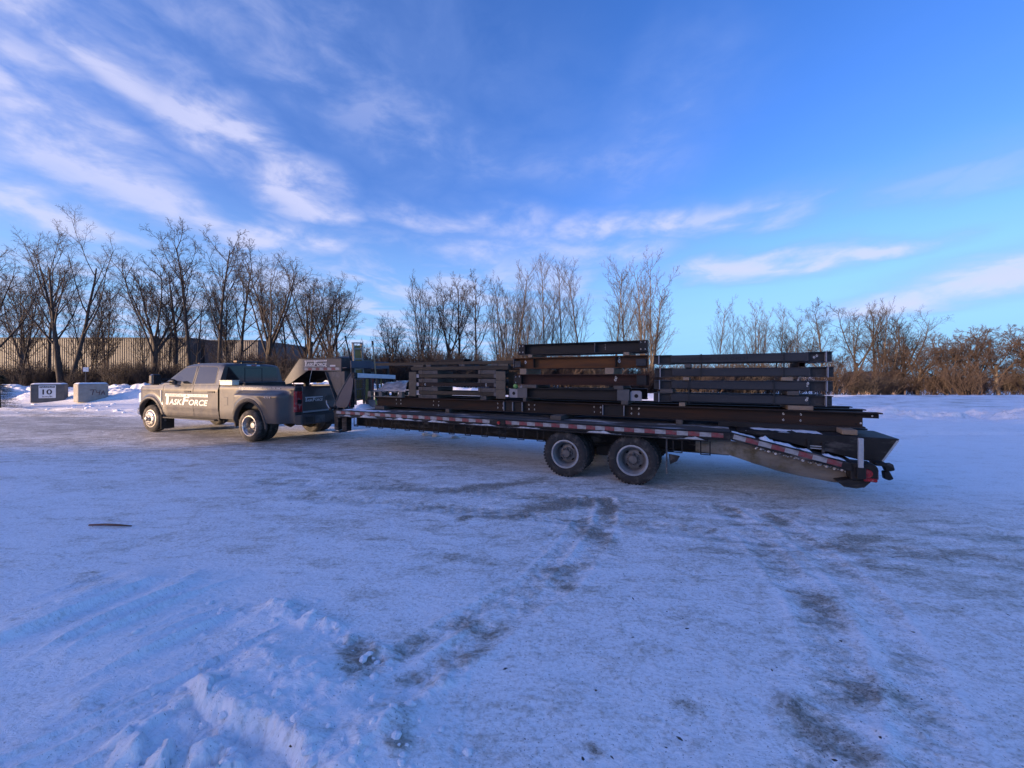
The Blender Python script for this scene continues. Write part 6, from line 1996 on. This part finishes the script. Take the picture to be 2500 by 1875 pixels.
CH = [chain_mesh(10), chain_mesh(9), chain_mesh(11)]
for c in CH: c.materials.append(mt['chain'])
r_ = random.Random(4)
for i in range(15):
    v_ = 0.56 + i * 0.073 + r_.uniform(-.015, .015)
    o = link_mesh('chain', CH[i % 3], None)
    o.location = tw(0.035 + r_.uniform(-.01, .0), v_, 1.640 - 0.035 * (v_ - 0.5))
    o.rotation_euler = (0, 0, TLR + r_.uniform(-.4, .4))
    tag(o, 'rusty load chain hanging from the pale bar behind the neck', 'chain', 'chains on the pale bar')
for i, (v_, w_, m_, nm) in enumerate(((0.84, 0.05, 'strap_yellow', 'yellow'), (0.90, 0.04, 'strap_yellow', 'dull yellow folded'), (1.06, 0.05, 'strap_red', 'red'), (1.22, 0.06, 'black', 'black'), (1.34, 0.05, 'strap_yellow', 'narrow yellow end'), (1.48, 0.07, 'black', 'wide black'))):
    lmesh(MB().box((0, 0, -0.52 + 0.05 * (i % 3)), (0.012, w_, 0)), 'webbing_strap', mt[m_], f'{nm} webbing strap hanging among the chains', 'strap', 0.022, v_, 1.625, None, bevel=0.003)

# --- stepladder, shovel and pole standing in the rack
ld = lthing('ladder', 'yellow ladder with pale rails standing upright behind the neck', 'ladder', -0.37, 0.84, 0.96)
ld.rotation_euler = (R(3.0), 0, TLR)
for v_ in (0.0, 0.27):
    MB().box((0, v_, 0), (0.06, v_ + 0.035, 1.57)).build('rail', mt['alu'], ld, bevel=0.004)
for i in range(6): MB().box((0.008, 0.036, 0.12 + 0.26 * i), (0.052, 0.269, 0.15 + 0.26 * i)).build('rung', mt['alu'], ld)
MB().box((0.018, 0.045, 0.10), (0.030, 0.258, 1.52)).build('folded_panel', mt['ladder'], ld)
MB().box((-0.004, -0.005, 1.572), (0.064, 0.31, 1.60)).build('top_cap', mt['bin'], ld)


def pole(name, label, cat, p, q, r0, mat_, grip=None, blade=False):
    o = empty(name, tw(*p), TLR); tag(o, label, cat)
    d_ = Vector((q[0] - p[0], q[1] - p[1], q[2] - p[2]))
    MB().tube([(0, 0, 0), tuple(d_ * (0.92 if grip else 1.0))], r0, 8).build('shaft', mt[mat_], o, smooth=40)
    if grip:
        MB().tube([tuple(d_ * 0.922), tuple(d_)], r0 * 1.5, 8).build('grip', mt[grip], o, smooth=40)
    if blade:
        MB().prism([(-0.10, 0.0), (0.10, 0.0), (0.10, -0.26), (0.0, -0.32), (-0.10, -0.26)], -0.004, 0.004, 'x').build('blade', mt['mill'], o)


pole('shovel', 'shovel with black-capped wooden handle standing in the rack', 'shovel', (-0.10, 1.36, 1.28), (-0.10, 1.185, 2.62), 0.017, 'handle', 'black', True)
pole('steel_pole', 'thin dark pole leaning up out of the neck tray', 'pole', (-0.30, 0.72, 1.93), (-0.30, 0.50, 2.70), 0.016, 'mill', 'black')
# ------------------------------------------------------------------ concrete blocks, signs, small things on the ground
def block(name, label, x, y, w, dp, h, rz, mat_):
    o = empty(name, (x, y, gz(x, y) - 0.06), rz)
    MB().box((-w / 2, -dp / 2, 0), (w / 2, dp / 2, h)).build('body', mat_, o, bevel=0.03)
    r_ = random.Random(int(abs(x) * 10)); P = []
    for i in range(15):
        row = []
        for j in range(9):
            a = -1 + 2 * i / 14; b_ = -1 + 2 * j / 8
            e = min(1, min(1 - abs(a), 1 - abs(b_)) / 0.18)
            row.append((a * (w / 2 - 0.005), b_ * (dp / 2 - 0.005), h + 0.002 + 0.075 * e ** 0.6 * r_.uniform(.7, 1.1)))
        P.append(row)
    MB().grid(P, 15, 9).build('snow_cap', mt['snow'], o, smooth=True)
    tag(o, label, 'block')
    return o


b1 = block('concrete_block', 'dark grey concrete block carrying the white speed limit sign', -28.75, 24.0, 1.40, 0.70, 1.12, R(36), mt['concrete_dark'])
sg = empty('speed_sign', b1.location, R(36))
tag(sg, 'white speed limit sign reading maximum 10 km/h on a concrete block', 'sign')
MB().box((-0.36, -0.372, 0.27), (0.34, -0.352, 1.05)).build('panel', mt['sign_white'], sg, bevel=0.01)
MB().box((-0.32, -0.3745, 0.905), (0.30, -0.3725, 1.015)).build('header_band', mt['sign_black'], sg)
FM = lambda z: frame((0, -0.3735, z), (1, 0, 0), (0, 0, 1))
place_flat(fit_text(text_mesh('MAXIMUM', 1, 0, 0.0, 0.001), -0.29, 0.27, 0, 0.078), 'lettering', mt['sign_white'], sg, frame((0, -0.376, 0.922), (1, 0, 0), (0, 0, 1)))
place_flat(fit_text(text_mesh('10', 1, 0, 0.02, 0.001), -0.205, 0.19, 0, 0.32), 'lettering', mt['sign_black'], sg, FM(0.49))
place_flat(fit_text(text_mesh('km/h', 1, 0, 0.01, 0.001), -0.20, 0.19, 0, 0.10), 'lettering', mt['sign_black'], sg, FM(0.32))
b2 = block('concrete_block', 'pale concrete block sprayed with T4A beside the pickup nose', -25.95, 23.8, 1.36, 0.60, 1.10, R(68), mt['concrete'])
# hand-sprayed strokes
def spray(root, strokes, y, w=0.034):
    for st in strokes:
        pts = [(a, y, b_) for a, b_ in st]
        MB().tube(pts, w * 0.5, 5).build('spray_mark', mt['spray_red'], root)


def sc(pts): return [(-0.18 + 0.68 * a, 0.40 + 0.34 * b_) for a, b_ in pts]


spray(b2, [sc([(0.0, 0.93), (0.20, 1.0), (0.42, 0.94)]), sc([(0.24, 0.98), (0.20, 0.5), (0.16, 0.05)]), sc([(0.46, 0.85), (0.42, 0.55), (0.52, 0.42), (0.66, 0.55)]), sc([(0.68, 0.9), (0.64, 0.4), (0.60, 0.0)]),
           sc([(0.74, 0.05), (0.82, 0.5), (0.90, 0.78), (0.95, 0.4), (1.0, 0.0)]), sc([(0.80, 0.36), (0.98, 0.34)])], -0.302)
ss = empty('small_sign', (-29.4, 26.6, gz(-29.4, 26.6) - 0.1), R(35))
MB().box((-0.02, -0.02, 0), (0.02, 0.02, 1.62)).build('stake', mt['timber_dark'], ss)
MB().box((-0.15, -0.036, 1.36), (0.15, -0.0205, 1.66)).build('panel', mt['sign_white'], ss)
MB().box((-0.15, -0.038, 1.36), (-0.11, -0.0365, 1.66)).build('red_edge', mt['tape_red'], ss)
tag(ss, 'small white sign on a stake in the snow bank', 'sign')

# a stick on the ice
st = MB().tube([(0, 0, 0.014), (0.18, 0.010, 0.018), (0.34, 0.012, 0.014), (0.50, 0.0, 0.012)], [0.010, 0.013, 0.012, 0.007], 7).build('stick', mt['stick'], None, smooth=True)
st.location = (-4.80, 4.38, gz(-4.6, 4.36) + 0.006); st.rotation_euler = (0, 0, -0.04)
tag(st, 'reddish brown stick lying alone on the packed snow', 'stick')

# crumbs of snow and dark bits of gravel and bark scattered over the yard
def scatter(name, label_mat, n, seed, smin, smax, xr, yr, flat=0.6, jitter=0.35, keep=None, lumpy=False):
    r_ = random.Random(seed)
    V, Fq = [], []
    base = [(1, 0, 0), (0.3, 0.95, 0), (-0.8, 0.6, 0), (-0.8, -0.6, 0), (0.3, -0.95, 0), (0, 0, 1)]
    xs_, ys_ = [], []
    while len(xs_) < n:
        y = yr[0] + (yr[1] - yr[0]) * r_.random() ** 2.0
        x = r_.uniform(xr[0], xr[1]) * max(1.0, y / 3.0)
        if keep and not keep(x, y): continue
        xs_.append(x); ys_.append(y)
    zz = height(np.array([xs_]), np.array([ys_]))[0]
    for x, y, z in zip(xs_, ys_, zz):
        s = smin + (smax - smin) * r_.random() ** 3
        a = r_.uniform(0, 6.28); ca, sa = math.cos(a), math.sin(a); el = r_.uniform(1.0, 2.4)
        b_ = len(V)
        if lumpy:                      # rounded crumb
            el = r_.uniform(1.0, 1.5)
            for (rr, zz_) in ((1.0, -0.2), (1.05, 0.35), (0.68, 0.78)):
                for k in range(7):
                    th = 0.9 * k + 0.2 * r_.random(); rad = s * rr * r_.uniform(1 - jitter * .5, 1 + jitter * .5)
                    p, q = rad * math.cos(th) * el, rad * math.sin(th)
                    V.append((x + p * ca - q * sa, y + p * sa + q * ca, z + (zz_ + r_.uniform(-.12, .12)) * s * flat))
            V.append((x, y, z + s * flat))
            for k in range(7):
                k2 = (k + 1) % 7
                Fq += [(b_ + k, b_ + k2, b_ + 7 + k2, b_ + 7 + k), (b_ + 7 + k, b_ + 7 + k2, b_ + 14 + k2, b_ + 14 + k), (b_ + 14 + k, b_ + 14 + k2, b_ + 21)]
            continue
        for (p, q, t) in base:
            p *= s * el * r_.uniform(1 - jitter, 1 + jitter); q *= s * r_.uniform(1 - jitter, 1 + jitter)
            V.append((x + p * ca - q * sa, y + p * sa + q * ca, z + t * s * flat - 0.15 * s))
        Fq += [(b_, b_ + 1, b_ + 5), (b_ + 1, b_ + 2, b_ + 5), (b_ + 2, b_ + 3, b_ + 5), (b_ + 3, b_ + 4, b_ + 5), (b_ + 4, b_, b_ + 5)]
    me = bpy.data.meshes.new(name); me.from_pydata(V, [], Fq)
    o = link_mesh(name, me, mt[label_mat])
    return o


mt['grit'] = M('grit', (0.035, 0.030, 0.028), (0.06, 0.05, 0.042), 0.9, scale=4)
tag(scatter('gravel', 'grit', 620, 21, 0.002, 0.010, (-3.4, 3.6), (1.5, 9.0)), 'dark gravel and bark bits strewn over the packed snow', 'gravel', kind='stuff')
tag(scatter('snow_crumbs', 'snow', 520, 22, 0.003, 0.024, (-3.2, 3.2), (1.5, 7.0), 0.85, 0.5, lumpy=True, keep=lambda x, y: abs((x + 1.2) * 0.68 + (y - 1.95) * 0.73) < 0.55 and x > -3.0 and y < 3.0),
    'small crumbs of snow around the ploughed heap', 'snow', kind='stuff')
tag(scatter('snow_clods', 'snow', 260, 23, 0.03, 0.12, (-7.0, -2.0), (17.5, 24.0), 0.8, 0.4, lumpy=True, keep=lambda x, y: x > -38), 'clods of snow in front of the concrete blocks', 'snow', kind='stuff')
# chunks knocked off beside the trailer's legs
r_ = random.Random(8)
for (u_, v_, s) in ((0.55, 2.6, 0.10), (0.75, 2.7, 0.07), (0.95, 2.55, 0.09), (1.55, 2.6, 0.08)):
    V = []
    mb = MB().lathe([(0, -0.3), (0.9, -0.2), (1.0, 0.15), (0.6, 0.55), (0, 0.7)], 8, (0, 0, 0), 'z')
    mb.v = [(x * s * r_.uniform(.8, 1.5) * 1.6, y * s * r_.uniform(.8, 1.2), z * s * r_.uniform(.8, 1.1)) for x, y, z in mb.v]
    o = mb.build('snow_clod', mt['snow'], None, smooth=True)
    p = tw(u_, v_); o.location = (p.x, p.y, gz(p.x, p.y) + 0.02)
    tag(o, 'clod of clean snow on the ice beyond the trailer legs', 'snow clod', 'clods beyond the trailer legs')
